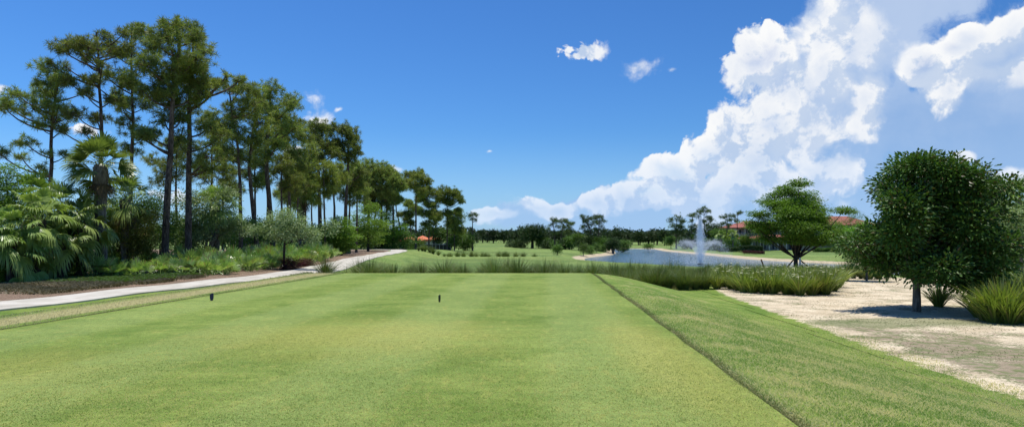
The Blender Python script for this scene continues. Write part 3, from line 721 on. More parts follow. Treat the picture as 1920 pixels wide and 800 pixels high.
pine(628, 300, 75, [(625,310,16),(640,330,16),(612,335,14),(630,352,14)], seed=12, label='shorter pine with small crown seen between two taller pine trunks')
pine(692, 300, 68, [(690,312,18),(705,325,16),(675,330,16),(695,350,18),(672,352,14),(710,355,12)], seed=13, label='dense pine crown above the bright green trees')
pine(716, 306, 74, [(718,318,18),(735,335,16),(705,340,16),(722,362,16),(740,360,10)], seed=14, label='pine with rounded crown just right of the dense pine above the bright green trees')
pine(738, 318, 80, [(738,328,14),(750,345,12),(728,352,14),(742,372,12)], seed=15, label='pine with thin crown left of the leaning dark pine')
pine(744, 326, 130, [(742,335,10),(755,350,9),(735,350,8),(748,372,7)], base_px=759, seed=16, label='dark pine with curved leaning trunk by the end of the path')
pine(780, 318, 136, [(766,326,12),(782,324,14),(796,338,13),(774,346,12),(790,358,12),(762,340,8),(802,352,6)], base_px=780, seed=17, label='tall pine with an umbrella-shaped crown standing clear of its neighbours', tr=.24)
pine(804, 348, 140, [(800,356,12),(815,362,12),(790,372,12),(808,382,13),(795,398,12),(815,402,12),(800,420,10)], seed=18, label='bushy pine next to the umbrella-shaped pine')
pine(838, 350, 142, [(832,358,12),(850,360,12),(862,372,8),(840,375,12),(858,392,6),(825,372,10),(838,398,10),(848,415,12),(862,430,12)], seed=19, label='last big pine at the right end of the grove')
pine(770, 372, 150, [(765,380,10),(778,388,10),(768,400,9)], seed=20, label='small pine behind the umbrella-shaped pine')
pine(886, 397, 165, [(881,403,6),(891,403,6),(886,400,6),(884,410,5),(893,411,3)], seed=21, label='lone pine with a small tufted crown far out beyond the grove', group=None, far=True, tr=.22)
# pines filling the grove behind
fill = [(255,240,60),(395,200,62),(425,225,70),(418,300,60),(500,262,72),(528,285,66),(560,300,70),(572,268,64),(610,300,78),(585,320,90),(655,318,80),(668,300,86),(725,345,95),(760,395,150),
        (825,372,150),(852,392,155),(813,390,160),(478,270,64),(330,250,60),(375,205,58),(285,285,62),(540,330,85),(690,345,98),(703,352,110)]
for i, (px, yt, d) in enumerate(fill):
    if i in (0, 2, 14, 19, 20): continue
    pine(px, yt, d, None, seed=40 + i, label='pine trunk and crown in the thick of the grove behind the front row', group='pines inside the grove behind the front row', tr=.16, crown_from=.62, n_need=26, cw=1.5 + (i % 4) * .25, dens=.8)

# ------------------------------------------------------------------ palms on the left
sabal(190, 262, 31, 'cabbage palm with big round head and dark skirt standing above the palmettos', 3, R=.92, n=44, tr=.24, pet=.85, droop=.4)
sabal(565, 322, 50, 'cabbage palm with pale hanging fronds among the pine trunks', 4, R=1.15, n=40, tr=.24, pet=.95, droop=.45)
sabal(72, 360, 24.5, 'low silvery palm nearest the left edge of the picture', 5, R=.66, n=30, tr=.17, pet=.85, droop=.95, low=140, bark='barkd', nseg=22, group='low silvery palms by the path', w=.062)
sabal(150, 372, 28, 'low silvery palm with drooping fans right of the nearest low palm', 6, R=.66, n=30, tr=.16, pet=.85, droop=.95, low=140, bark='barkd', nseg=22, group='low silvery palms by the path', w=.062)
sabal(18, 392, 27, 'low silvery palm half cut by the left edge of the picture', 7, R=.64, n=28, tr=.16, pet=.8, droop=.95, low=140, bark='barkd', nseg=22, group='low silvery palms by the path', w=.062)
sabal(110, 405, 25.5, 'shortest silvery palm squeezed between the taller silvery ones', 15, R=.62, n=26, tr=.15, pet=.75, droop=.95, low=140, bark='barkd', nseg=22, group='low silvery palms by the path', w=.062)
sabal(40, 430, 24, 'lowest silvery palm leaning out over the weeds at the left', 16, R=.6, n=24, tr=.14, pet=.7, droop=.95, low=140, bark='barkd', nseg=22, group='low silvery palms by the path', w=.062)
sabal(62, 330, 37, 'green palm behind the low silvery palms', 8, R=1.1, n=26, tr=.2, pet=1.0)
sabal(118, 340, 36, 'green palm between the silvery palms and the cabbage palm', 9, R=1.1, n=26, tr=.2, pet=1.0)
sabal(235, 330, 40, 'dark palm behind the cabbage palm trunk', 10, R=1.1, n=24, tr=.2, pet=1.0)
sabal(405, 348, 46, 'palm head showing above the grey-green shrub', 12, R=1.1, n=24, tr=.2, pet=1.0)

# ------------------------------------------------------------------ shrubs and small trees on the left
broad(20, 300, 34, [(10,330,30,28),(35,360,26,24),(-15,360,40,40),(15,395,40,30)], 'bright', 'bright green feathery tree at the left edge behind the palms', seed=1, leaf=.12, nleaf=9000, flat=.3)
broad(-10, 420, 26, [(-5,440,30,28),(-20,480,30,30)], 'bright', 'light green shrub cut by the left edge of the picture', name='shrub', cat='shrub', seed=2, leaf=.1, nleaf=5000, trunk=.04)
broad(245, 383, 33, [(225,425,32,30),(255,405,30,22),(280,425,24,26),(245,455,40,28),(210,460,24,24),(262,470,30,20)], 'olive', 'olive brown bushy shrub right of the cabbage palm', name='shrub', cat='shrub', seed=3, leaf=.085, nleaf=16000, trunk=.05, stems=3, bark='barkd')
broad(380, 350, 37, [(345,412,34,30),(380,385,36,30),(415,378,28,28),(400,425,38,30),(360,445,36,20),(330,440,22,20),(430,425,26,26)], 'pale', 'grey-green large shrub with pale twigs below the tall pines', name='shrub', cat='shrub', seed=4, leaf=.13, nleaf=11000, trunk=.07, stems=4, inner=.3)
broad(535, 385, 37, [(520,412,28,22),(548,405,28,22),(505,430,22,18),(565,430,28,22),(535,435,34,18),(590,440,18,20),(480,432,10,12),(612,425,12,12)], 'pale', 'young spreading tree on a thin dark trunk beside the maroon bushes', seed=5, leaf=.12, nleaf=8500, trunk=.055, inner=.3, bark='barkd', base_px=533, off=1.9)
for i, (px, yt, d, r, lab) in enumerate([(640,405,58,26,'bright green tree at the foot of the slender front pine'), (690,372,66,36,'larger bright green feathery tree behind the palmettos'), (722,385,72,30,'bright green tree nearest the far bend of the cart path'), (600,425,52,24,'mid green bush behind the young spreading tree')]):
    broad(px, yt, d, [(px,yt+r*.7,r*.8,r*.7),(px-r*.6,yt+r*1.5,r*.8,r*.7),(px+r*.6,yt+r*1.5,r*.8,r*.7),(px,yt+r*2.1,r,r*.5)], 'bright' if i != 3 else 'shrub', lab, seed=20+i, leaf=.17, nleaf=9000, trunk=.1, bark='barkd', flat=.3, off=4.2 if i < 3 else 8)
dark = [(300,390,46),(345,400,50),(470,400,50),(435,395,56),(500,415,56),(570,415,58),(620,420,66),(660,425,74),(215,370,44),(160,390,40),(120,400,36),(265,350,52),(745,430,92),(700,440,84),(820,425,160),(850,430,158),(870,438,165),(775,448,145)]
for i, (px, yt, d) in enumerate(dark):
    r = 34 if d < 60 else 22 if d < 100 else 14
    broad(px, yt, d, [(px-r*.6,yt+r*.7,r*.8,r*.6),(px+r*.6,yt+r*.75,r*.8,r*.6),(px,yt+r*1.5,r*1.1,r*.7)], 'shrub', 'dark green bush filling the undergrowth between the pine trunks', name='shrub', cat='shrub', group='bushes in the undergrowth between the pine trunks',
          seed=60+i, leaf=.15 * (d / 45) ** .6, nleaf=4500, trunk=.05, stems=2, bark='barkd')
for px, py, r, lab in [(543,500,20,'round maroon-leaved bush behind the thin dark trunk'), (575,498,15,'smaller maroon-leaved bush right of the first maroon one')]:
    d = 45
    broad(px, py - r, d, [(px,py-r*.4,r,r*.7),(px-r*.5,py,r*.6,r*.5),(px+r*.5,py,r*.6,r*.5)], 'maroon', lab, name='shrub', cat='shrub', group='maroon bushes by the path', seed=int(px), leaf=.07, nleaf=5000, trunk=.03, stems=3, limbs=False, bark='barkd', off=1.6)

# palmettos: a broad belt beyond the mulch
pm = [fan_clump_mesh(s_) for s_ in range(6)]
rng = np.random.default_rng(77); n = 0
BFRONT = [(-34,31.5),(-25,34.0),(-18.7,36),(-16.0,39.5),(-15.8,46),(-16.3,58),(-19,75),(-21,88)]
BBACK = [(-27,92),(-25.5,75),(-23,58),(-22.5,47),(-25,43.5),(-34,41.5)]
BELT = BFRONT + BBACK
bandn = {0: ('saw palmetto clump with pale shining fans in the front rank of the belt', 'saw palmettos at the front of the belt'), 1: ('saw palmetto clump in the back ranks of the belt', 'saw palmettos at the back of the belt')}
for gy in np.arange(31, 92, 1.12):
    for gx in np.arange(-34, -15, 1.12):
        x = gx + rng.uniform(-.45, .45); yy = gy + rng.uniform(-.45, .45)
        if poly_sd(np.array([x]), np.array([yy]), BELT)[0] > 0: continue
        px_ = PX0 + x / yy * F
        if px_ < -40: continue
        fd = min(math.hypot(x - a[0] - (b[0]-a[0])*t_, yy - a[1] - (b[1]-a[1])*t_) for a, b in zip(BFRONT[:-1], BFRONT[1:]) for t_ in (0,.25,.5,.75,1))
        if fd > 2.2 and rng.random() < .45: continue
        band = 0 if fd < 1.8 else 1; s_ = rng.uniform(1.05, 1.55) * (1.15 if band else .95)
        o = link('saw_palmetto', pm[n % 6], None, (x, yy, Hs(x, yy) - .03)); o.rotation_euler.z = rng.uniform(0, 6.28); o.scale = (s_, s_, s_ * rng.uniform(.9, 1.2))
        tag(o, bandn[band][0], 'palmetto', bandn[band][1]); n += 1
print('palmettos', n)
# ------------------------------------------------------------------ bunch grasses in front of the tee
tm = [blade_clump_mesh(s_, 420, 1.15, .62, .014)[0] for s_ in range(5)]
def put(mesh, name, px, d, s_, label, cat, group, rng, dz=-.04):
    x, y, z = at(px, d); o = link(name, mesh, None, (x, y, z + dz)); o.rotation_euler.z = rng.uniform(0, 6.28)
    o.scale = (s_ * rng.uniform(.9, 1.1), s_ * rng.uniform(.9, 1.1), s_ * rng.uniform(.9, 1.12)); return tag(o, label, cat, group)
rng = np.random.default_rng(5); i = 0
for px, s_ in [(628,.7),(648,.65),(694,1.0),(738,.95),(790,.9),(832,1.15),(872,.85),(925,1.1),(970,1.05),(1020,.95),(1058,.95),(1085,.8),(1112,1.0),(1148,1.0)]:
    put(tm[i % 5], 'grass_bunch', px, 36.5 + rng.uniform(-.6, .8), s_ * 1.28, 'single bunch of dark green ornamental grass below the front lip of the tee', 'ornamental grass', 'row of grass bunches below the tee', rng); i += 1
for px in [672,684,716,728,762,776,812,822,852,864,898,912,950,960,984,995,1008,1038,1048,1074,1100,1122,1130,610]:
    put(tm[i % 5], 'grass_bunch', px, 38.5 + rng.uniform(-.6, .8), rng.uniform(.85, 1.2), 'small thin grass bunch in the gap behind the front row', 'ornamental grass', 'small grass bunches behind the front row', rng); i += 1
for px in range(1160, 1330, 14):
    for dd in (33.5, 36.0, 39.0):
        p_ = px + rng.uniform(-6, 6); put(tm[i % 5], 'grass_bunch', p_, dd + rng.uniform(-.6, .6), rng.uniform(.85, 1.15), 'tall bunch of olive grass in the dense stand left of the flowering plants', 'ornamental grass', 'dense stand of tall grass by the lake', rng); i += 1
for px in range(1330, 1660, 20):
    for dd in (43.0, 47.5):
        p_ = px + rng.uniform(-8, 8); put(tm[i % 5], 'grass_bunch', p_, dd + rng.uniform(-.8, .8), rng.uniform(.7, .95), 'olive grass bunch between the flowering plants and the lake', 'ornamental grass', 'grass bunches behind the flowering plants', rng); i += 1
for px, d in [(1600,44),(1625,42),(1645,44),(1585,40),(1665,46)]:
    put(tm[i % 5], 'grass_bunch', px, d, 1.1, 'olive grass bunch standing at the edge of the sand left of the dark round tree', 'ornamental grass', 'grass bunches at the edge of the sand', rng); i += 1
for px in [785,792,797,806,812,822,833,841,845,858,869,884,893,905,911,917,935,944,948,952,967,981,1002]:
    put(tm[i % 5], 'grass_bunch', px, 102.5 + rng.uniform(-1.2, 1.6), rng.uniform(.6, 1.15) * (1.2 if px in (841, 948) else 1), 'low grass bunch on the far lip of the second tee', 'ornamental grass', 'grass bunches on the far lip', rng); i += 1
# strap-leaved flowering plants
fm = []
for s_ in range(4):
    me, V = blade_clump_mesh(100 + s_, 230, .95, .75, .030, m='flax', curve=.8); fm.append(me)
def flax(px, d, s_, label, group, nfl, rng):
    o = put(fm[int(rng.integers(4))], 'flowering_plant', px, d, s_ * (1.12 if px < 1700 else 1.3), label, 'strap-leaf plant', group, rng)
    for _ in range(nfl):
        a = rng.uniform(0, 6.28); r = rng.uniform(.05, .6); h = rng.uniform(.6, 1.02); mb = MB(); c = np.array([math.cos(a) * r, math.sin(a) * r, h])
        tube(mb, [(c[0] * .3, c[1] * .3, .1), c], [.004, .003], 3, 1)
        for q in range(6):
            b = q * 1.05 + a; dv = np.array([math.cos(b), math.sin(b), .35]); leaves(mb, c[None], dv[None], np.array([[0, 0, 1.0]]), np.array([.075]), np.array([.055]), 0)
        mb.build('flower', [M['petal'], M['tuft']], o)
rng = np.random.default_rng(9)
for px, d, s_, nf in [(1352,35,1.0,6),(1372,33.5,.95,7),(1395,31.5,.95,5),(1385,36,1.0,6),(1412,34.5,1.05,6),(1432,31,1.0,4),(1445,35,1.0,7),(1468,33.5,1.0,6),(1482,31,.95,5),(1500,30,1.05,4),(1512,34.5,1.0,6),(1530,32,1.0,5),
                      (1548,30.4,1.1,3),(1410,31.2,.9,2),(1450,30.9,1.0,2),(1475,30.6,.95,2),(1522,30.3,1.0,2),(1536,30.8,1.0,2),(1345,33.5,.85,2),(1385,32.5,.95,2),(1362,35,1.1,3),(1440,33.2,1.0,3),(1512,31.6,1.1,2),(1562,31.8,.9,1),(1490,34.5,1.1,3),(1400,33,1.1,4),(1420,32,1.1,4),(1455,32.2,1.15,4),(1492,32.8,1.15,5),(1540,34,1.15,4),(1360,37,1.1,4),(1380,38,1.1,4),(1455,38.5,1.1,3),(1500,38.5,1.1,3),(1570,34.5,1.1,2),(1556,33.5,1.05,4),(1470,37,1.0,5),(1425,37.5,1.0,5),(1520,37,1.0,4),(1560,36,1.0,2)]:
    flax(px, d, s_, 'yellow-green strap-leaved plant with small white flowers in the bed on the sand', 'flowering bed on the sand', max(1, nf // 2 + 1), rng)
for px, d, s_, nf in [(1838,21.8,.85,0),(1852,20.9,.95,0),(1866,20.4,1.0,0),(1893,20.2,1.0,0),(1915,20.6,1.1,0),(1858,22.5,1.05,0),(1880,20.6,1.15,0),(1905,22,1.2,0),(1932,21.5,1.2,0),(1870,25,1.1,1),(1895,25.5,1.2,0),(1925,26,1.2,0),(1845,24.5,.9,0),(1950,24,1.2,0)]:
    flax(px, d, s_, 'yellow-green strap-leaved plant in the clump at the right edge', 'strap-leaf clump at the right edge', nf, rng)
flax(1760, 24.8, .75, 'small strap-leaved plant in the shade under the dark round tree', None, 0, rng)
# ------------------------------------------------------------------ trees on the right
broad(1718, 300, 23.4, [(1755,330,46,24),(1715,348,40,30),(1785,350,40,34),(1680,388,36,36),(1730,390,60,50),(1785,400,54,50),(1818,410,34,44),(1662,432,30,34),(1700,452,52,44),(1762,458,60,46),(1818,470,40,46),(1675,485,36,26),(1730,498,50,22),(1790,505,50,24),(1830,450,20,30),(1815,330,16,12),(1690,316,26,12),(1770,312,20,10),(1850,395,12,16),(1715,310,14,9),(1612,455,10,10),(1870,470,10,12),(1748,306,12,10),(1862,430,9,9),(1845,352,10,8),(1835,505,20,20)],
      'oak', 'dark dense round-crowned tree standing alone on the sand', seed=7, leaf=.15, nleaf=60000, trunk=.11, bark='barkg', inner=.5, wl=.5, droop=.05, sub=5, fork=.6, clump=26)
t = broad(1492, 340, 50, [(1490,354,24,12),(1465,372,24,14),(1515,372,28,14),(1498,395,42,22),(1458,402,34,18),(1540,392,28,16),(1440,425,26,16),(1475,425,40,20),(1522,425,40,20),(1556,415,20,16),(1495,448,46,16),(1448,448,20,10),(1545,442,20,12),(1480,400,34,24),(1530,410,30,20),(1455,385,22,14),(1414,418,16,9),(1566,396,14,7),(1574,430,14,10),(1425,400,14,7),(1490,343,16,6)],
      'bright', 'airy bright green tree held up by wooden props at the bed', seed=8, leaf=.17, nleaf=52000, trunk=.14, bark='barkd', inner=.38, wl=.42, flat=.35, fork=.45, sub=9)
def stake(px0, py0, px1, py1, d, r, label, m='wood', y1=0):
    k_ = d / F; x0, x1 = (px0 - PX0) * k_, (px1 - PX0) * k_; z0, z1 = CAMZ - (py0 - HY) * k_, CAMZ - (py1 - HY) * k_
    mb = MB(); tube(mb, [(x0, d, z0), (x1, d + y1, z1)], [r, r * .95], 8); o = mb.build('prop_stake', M[m] if m in M else m, None); return tag(o, label, 'stake')
stake(1470,508,1489,485,49.4,.05,'left wooden prop leaning on the airy tree'); stake(1524,506,1496,484,49.6,.05,'right wooden prop leaning on the airy tree')
stake(1427,486,1437,512,46,.05,'short dark leaning stake in the grass left of the airy tree')
def plainmat(name, c, rough=.6, n=.12, scale=3, spec=.3, metal=0):
    m, k = mat(name); tc = k.new('ShaderNodeTexCoord'); nz = k.noise(tc.outputs['Object'], scale, 4, .6)
    cc = k.mix(k.ramp(nz, .3, .7), tuple(q * (1 - n) for q in c), tuple(min(1, q * (1 + n)) for q in c)); finish(k, cc, rough, nz, .15, .01, spec=spec, metal=metal); return m
M['white'] = plainmat('white_paint', (.74,.73,.70)); M['cream'] = plainmat('cream_stucco', (.50,.49,.46), .9); M['tan'] = plainmat('tan_stucco', (.24,.21,.17), .9)
stake(1500,483,1500,510,49,.06,'white post beside the trunk of the airy tree', M['white'])
sabal(1858, 338, 42, 'palm with a round head rising behind the dark round tree', 21, R=1.0, n=30, tr=.2, pet=.9, group='palms on the right')
sabal(1912, 335, 46, 'palm cut by the right edge of the picture', 22, R=1.2, n=32, tr=.2, pet=1.1, group='palms on the right')
sabal(1835, 385, 52, 'shorter palm half hidden behind the dark round tree', 23, R=1.0, n=26, tr=.2, pet=.9, group='palms on the right')
broad(1890, 385, 33, [(1895,400,30,18),(1870,420,26,22),(1905,430,26,22),(1885,445,22,16)], 'pale', 'grey-leaved tree with leaning trunk at the right edge', base_px=1916, seed=31, leaf=.12, nleaf=5000, trunk=.07, bark='barkg')
broad(1865, 460, 29, [(1862,480,24,26),(1850,510,24,24),(1870,520,20,18)], 'shrub', 'mid green shrub tucked behind the dark round tree', name='shrub', cat='shrub', seed=32, leaf=.11, nleaf=5500, trunk=.04)
broad(1625, 430, 40, [(1620,455,26,20),(1640,480,24,24),(1612,485,20,18),(1600,470,12,10)], 'shrub', 'glossy bush at the left side of the dark round tree', name='shrub', cat='shrub', seed=33, leaf=.13, nleaf=5500, trunk=.05)

# ------------------------------------------------------------------ middle and far trees
FG = 'pines by the lake in the middle distance'
pine(1040, 407, 185, [(1036,410,5),(1042,413,6),(1032,420,5),(1046,424,6),(1028,428,4),(1038,435,6)], seed=101, label='left pine of the middle group, with tufts up its trunk', far=True, tr=.26, group=FG)
pine(1052, 408, 188, [(1050,413,5),(1060,412,6),(1056,424,6),(1066,420,5),(1048,434,6),(1062,436,6)], seed=102, label='browner pine right of the tufted one in the middle group', far=True, tr=.24, group=FG)
pine(1068, 412, 190, [(1066,416,5),(1074,418,4),(1070,428,6),(1062,432,5),(1076,432,4)], seed=103, label='short pine in the centre of the middle group', far=True, tr=.22, group=FG)
pine(1108, 401, 178, [(1092,405,5),(1098,412,7),(1106,408,8),(1100,422,8),(1090,426,5),(1112,418,8),(1104,432,7)], seed=104, label='biggest pine of the middle group with a broad crown', far=True, tr=.3, group=FG)
pine(1122, 402, 180, [(1116,406,6),(1124,405,6),(1130,412,5),(1120,416,6),(1128,424,5),(1134,430,5),(1118,428,4)], seed=105, label='right pine of the middle group beside the biggest one', far=True, tr=.26, group=FG)
broad(998, 420, 200, [(992,432,14,9),(1004,430,14,10),(998,438,20,10),(985,442,10,7),(1012,442,10,8)], 'live', 'dark round oak on the far side of the fairway', seed=41, leaf=.45, nleaf=7000, trunk=.35, bark='barkd', inner=.6)
G2 = 'young trees on the lawn left of the lake'
for i, (px, yt, yb) in enumerate([(1045,459,478),(1094,457,480),(1106,460,476),(1118,455,474),(1128,458,472)]):
    x, d, z = ground_at(px, yb)
    broad(px, yt, d, [(px,yt+5,5,5),(px-1,yt+10,6,4)], 'shrub', ['solitary young tree on the lawn left of the lake','young tree at the left end of the sandy shore row','shortest young tree of the sandy shore row','tallest young tree of the sandy shore row','young tree at the right end of the sandy shore row'][i], seed=50+i, leaf=.22, nleaf=900, trunk=.06, group=G2, limbs=False)
broad(1150, 446, 165, [(1146,452,9,6),(1155,455,8,6),(1140,460,8,6),(1152,463,9,5)], 'live', 'spreading shoreline tree at the tip of the sandy shore', seed=56, leaf=.28, nleaf=4000, trunk=.2, bark='barkg', stems=3)
mid = [(1018,446,200),(1030,450,196),(1060,448,186),(1072,444,184),(1085,440,176),(1098,446,174),(1112,444,172),(1125,446,172),(1135,450,170),(975,447,205),(962,450,215),(1046,452,192),(1168,452,185)]
for i, (px, yt, d) in enumerate(mid):
    r = 9 + (i * 7 % 4)
    broad(px, yt, d, [(px-r*.5,yt+r*.6,r*.7,r*.5),(px+r*.5,yt+r*.6,r*.7,r*.5),(px,yt+r*1.2,r,r*.55)], ['shrub','live','live','shrub'][i % 4], 'bushy tree at the foot of the middle pines', name='shrub', cat='shrub', group='bushes at the foot of the middle pines', seed=120+i, leaf=.38, nleaf=2200, trunk=.1, bark='barkd', limbs=False)
RG = 'trees on the far bank behind the fountain'
pine(1268, 404, 214, [(1258,412,7),(1270,408,8),(1280,414,6),(1262,422,8),(1276,424,8),(1268,432,8),(1258,434,6),(1282,430,5)], seed=111, label='round-crowned pine left of the fountain jet', far=True, tr=.28, group=RG)
pine(1297, 398, 206, [(1294,403,5),(1300,402,5),(1296,412,4),(1302,422,6),(1292,424,5),(1298,430,5)], seed=112, label='slim two-tiered pine just left of the fountain jet', far=True, tr=.24, group=RG)
pine(1320, 386, 202, [(1312,396,6),(1320,391,7),(1328,394,5),(1310,406,5),(1330,408,6),(1320,414,6),(1334,412,4),(1326,424,6)], seed=113, label='tallest pine behind the fountain jet', far=True, tr=.26, group=RG)
pine(1363, 400, 186, [(1356,406,6),(1364,403,6),(1370,410,5),(1358,416,5),(1366,422,5)], seed=114, label='pine with open top left of the leaning pine', far=True, tr=.22, group=RG)
pine(1382, 396, 188, [(1384,398,4),(1390,398,3),(1376,404,5),(1370,412,4),(1380,412,4)], base_px=1368, seed=115, label='pine leaning right in front of the condominium roof', far=True, tr=.2, group=RG)
for i, (px, yt, d, r) in enumerate([(1340,416,198,14),(1350,428,190,12),(1330,430,200,12),(1310,438,204,12),(1282,444,210,11),(1258,442,216,9),(1296,444,206,10),(1322,446,196,11),(1345,446,188,12),(1370,444,182,12)]):
    broad(px, yt, d, [(px-r*.5,yt+r*.6,r*.7,r*.5),(px+r*.5,yt+r*.6,r*.7,r*.5),(px,yt+r*1.3,r,r*.7)], ['live','shrub'][i % 2], 'bushy tree on the bank behind the fountain spray', name='shrub', cat='shrub', group='bushy trees behind the fountain spray', seed=140+i, leaf=.32, nleaf=2600, trunk=.1, bark='barkd', limbs=False)
for i, (px, yt) in enumerate([(1352,432),(1374,430)]):
    sabal(px, yt, 178, ['small palm by the condominium, left one','small palm by the condominium, right one'][i], 50 + i, R=1.1, n=18, tr=.18, pet=.9, group='small palms by the condominium', skirt=False, w=.12)
for i, (px, yt, d, r, lab) in enumerate([(1428,400,180,22,'dark leafy tree hiding the left part of the condominium'),(1398,442,182,8,'small dark tree at the corner of the condominium'),(1600,394,185,28,'dark green tree right of the airy tree'),(1568,414,176,22,'green tree in front of the tan wall'),(1622,415,95,22,'dark tree just left of the dark round tree'),(1880,410,80,30,'broad tree behind the right-hand palms'),(1840,430,70,26,'tree behind the trunk of the dark round tree'),(1660,430,110,22,'tree far behind the dark round tree')]):
    broad(px, yt, d, [(px,yt+r*.5,r*.7,r*.5),(px-r*.6,yt+r*1.1,r*.8,r*.6),(px+r*.6,yt+r*1.1,r*.8,r*.6),(px,yt+r*1.7,r,r*.6)], ['live','bright','shrub'][i % 3] if i != 3 else 'bright', lab, seed=160+i, leaf=.26, nleaf=6500, trunk=.15, bark='barkd')
# clipped hedges
def hedge(px0, px1, ytop, d, m, label, dep=1.2, leaf=.12, nl=5000, seed=0):
    rng = np.random.default_rng(seed); x0, x1 = (px0 - PX0) / F * d, (px1 - PX0) / F * d; xc = (x0 + x1) / 2; z = Hs(xc, d); h = CAMZ - (ytop - HY) * d / F - z
    mb = MB(); C = rng.uniform(-.5, .5, (nl, 3)) * [x1 - x0, dep, 0] + [0, 0, 0]; C[:, 2] = rng.uniform(0, 1, nl) ** .6 * h
    f = rng.uniform(size=nl); C[f < .5, 1] = -dep / 2 + rng.normal(0, .06, (f < .5).sum()); C[f > .7, 2] = h + rng.normal(0, .05, (f > .7).sum())
    C[:, 2] += .08 * np.sin(C[:, 0] * 1.3 + seed)
    leaves(mb, C, rng.normal(size=C.shape), rng.normal(size=C.shape) + [0, 0, 1], leaf * rng.uniform(.7, 1.3, nl), leaf * .6)
    o = mb.build('hedge', M[m], None, (xc, d, z)); tag(o, label, 'hedge')
hedge(1524,1590,466,166,'shrub','long low clipped hedge in front of the tan wall',1.5,.3,6000,1)
hedge(1385,1428,461,166,'live','dark rounded hedge below the condominium',2.0,.2,5000,2)
hedge(1392,1432,471,152,'maroon','reddish low hedge at the edge of the lawn',1.2,.16,3000,3)
hedge(1345,1385,464,172,'live','dark hedge along the bank behind the fountain',2.0,.2,4000,4)
# ------------------------------------------------------------------ far wood on the horizon
def treeline():
    rng = np.random.default_rng(4); mb = MB(); C = []; S = []
    for az in np.arange(-62, 62, .22):
        a = math.radians(az + rng.uniform(-.1, .1)); R = 430 + rng.uniform(-25, 60) + (60 if -4 < az < 20 else 0); x, y = math.sin(a) * R, math.cos(a) * R
        h = rng.uniform(7.0, 9.5) + (2.0 if rng.random() < .15 else 0) + 1.2 * math.sin(az * .9); r = rng.uniform(2.2, 3.8); z = Hs(x, y)
        n = 200; u = nrm(rng.normal(size=(n, 3))); q = rng.uniform(.5, 1.05, (n, 1))
        c = u * q * [r, r, h * .46] + [x, y, z + h * .52]; C.append(c)
    C = np.concatenate(C); n = len(C)
    leaves(mb, C, rng.normal(size=C.shape), rng.normal(size=C.shape) + [0, -.5, .6], 1.5 * rng.uniform(.6, 1.4, n), 1.0 * rng.uniform(.6, 1.3, n))
    tag(mb.build('far_woods', M['fartree']), kind='stuff')
treeline()
for i in range(34):
    rng = np.random.default_rng(900 + i); px = [885,905,925,945,968,1165,1185,1200,1215,1232,1246][i] if i < 11 else rng.uniform(890, 1260); d = rng.uniform(300, 400) if i > 10 else rng.uniform(285, 330)
    yt = HY - rng.uniform(3, 9); r = rng.uniform(6, 10)
    broad(px, yt, d, [(px-r*.4,yt+r*.5,r*.6,r*.45),(px+r*.45,yt+r*.55,r*.6,r*.45),(px,yt+r*.8,r*.9,r*.4)], 'fartree', 'small dark tree standing out in front of the far wood', group='separate trees in front of the far wood', seed=900+i, leaf=.7, nleaf=700, trunk=.22, bark='barkd', limbs=False)
broad(1215, 456, 195, [(1212,461,5,4),(1219,461,5,4)], 'shrub', 'little bush standing in the shallows at the far end of the lake', name='shrub', cat='shrub', seed=71, leaf=.25, nleaf=900, trunk=.05, limbs=False)

# ------------------------------------------------------------------ buildings
def tilemat(name, a, b):
    m, k = mat(name); tc = k.new('ShaderNodeTexCoord'); w = k.new('ShaderNodeTexWave', wave_type='BANDS', bands_direction='X'); k.l.new(tc.outputs['Object'], w.inputs[0]); w.inputs['Scale'].default_value = 1.6
    n = k.noise(tc.outputs['Object'], 2.5, 4, .7); c = k.mix(k.ramp(n, .35, .65), a, b); finish(k, c, .85, w.outputs[1], .4, .05, spec=.2); return m
M['redtile'] = tilemat('red_roof_tile', (.25,.085,.065), (.36,.14,.105)); M['orangetile'] = tilemat('orange_roof_tile', (.48,.13,.06), (.62,.22,.11))
M['glass'] = plainmat('dark_glass', (.045,.06,.075), .15, .2, 1, .6); M['darkscreen'] = plainmat('dark_screen', (.035,.035,.035), .8); M['metal'] = plainmat('grey_metal_roof', (.42,.44,.45), .5)
def hip(mb, w, dp, z, h, ov=.6, c=(0, 0)):
    a, b = w / 2 + ov, dp / 2 + ov; r = max(0, a - b); V = [(-a,-b,z),(a,-b,z),(a,b,z),(-a,b,z),(-r,0,z+h),(r,0,z+h),(-a,-b,z-.18),(a,-b,z-.18),(a,b,z-.18),(-a,b,z-.18)]
    V = np.array(V, float) + [c[0], c[1], 0]; mb.add(V, [(0,1,5,4),(2,3,4,5),(6,7,1,0),(7,8,2,1),(8,9,3,2),(9,6,0,3)]); mb.add(V, [(1,2,5),(3,0,4)]); mb.add(V[6:10], [(3,2,1,0)])
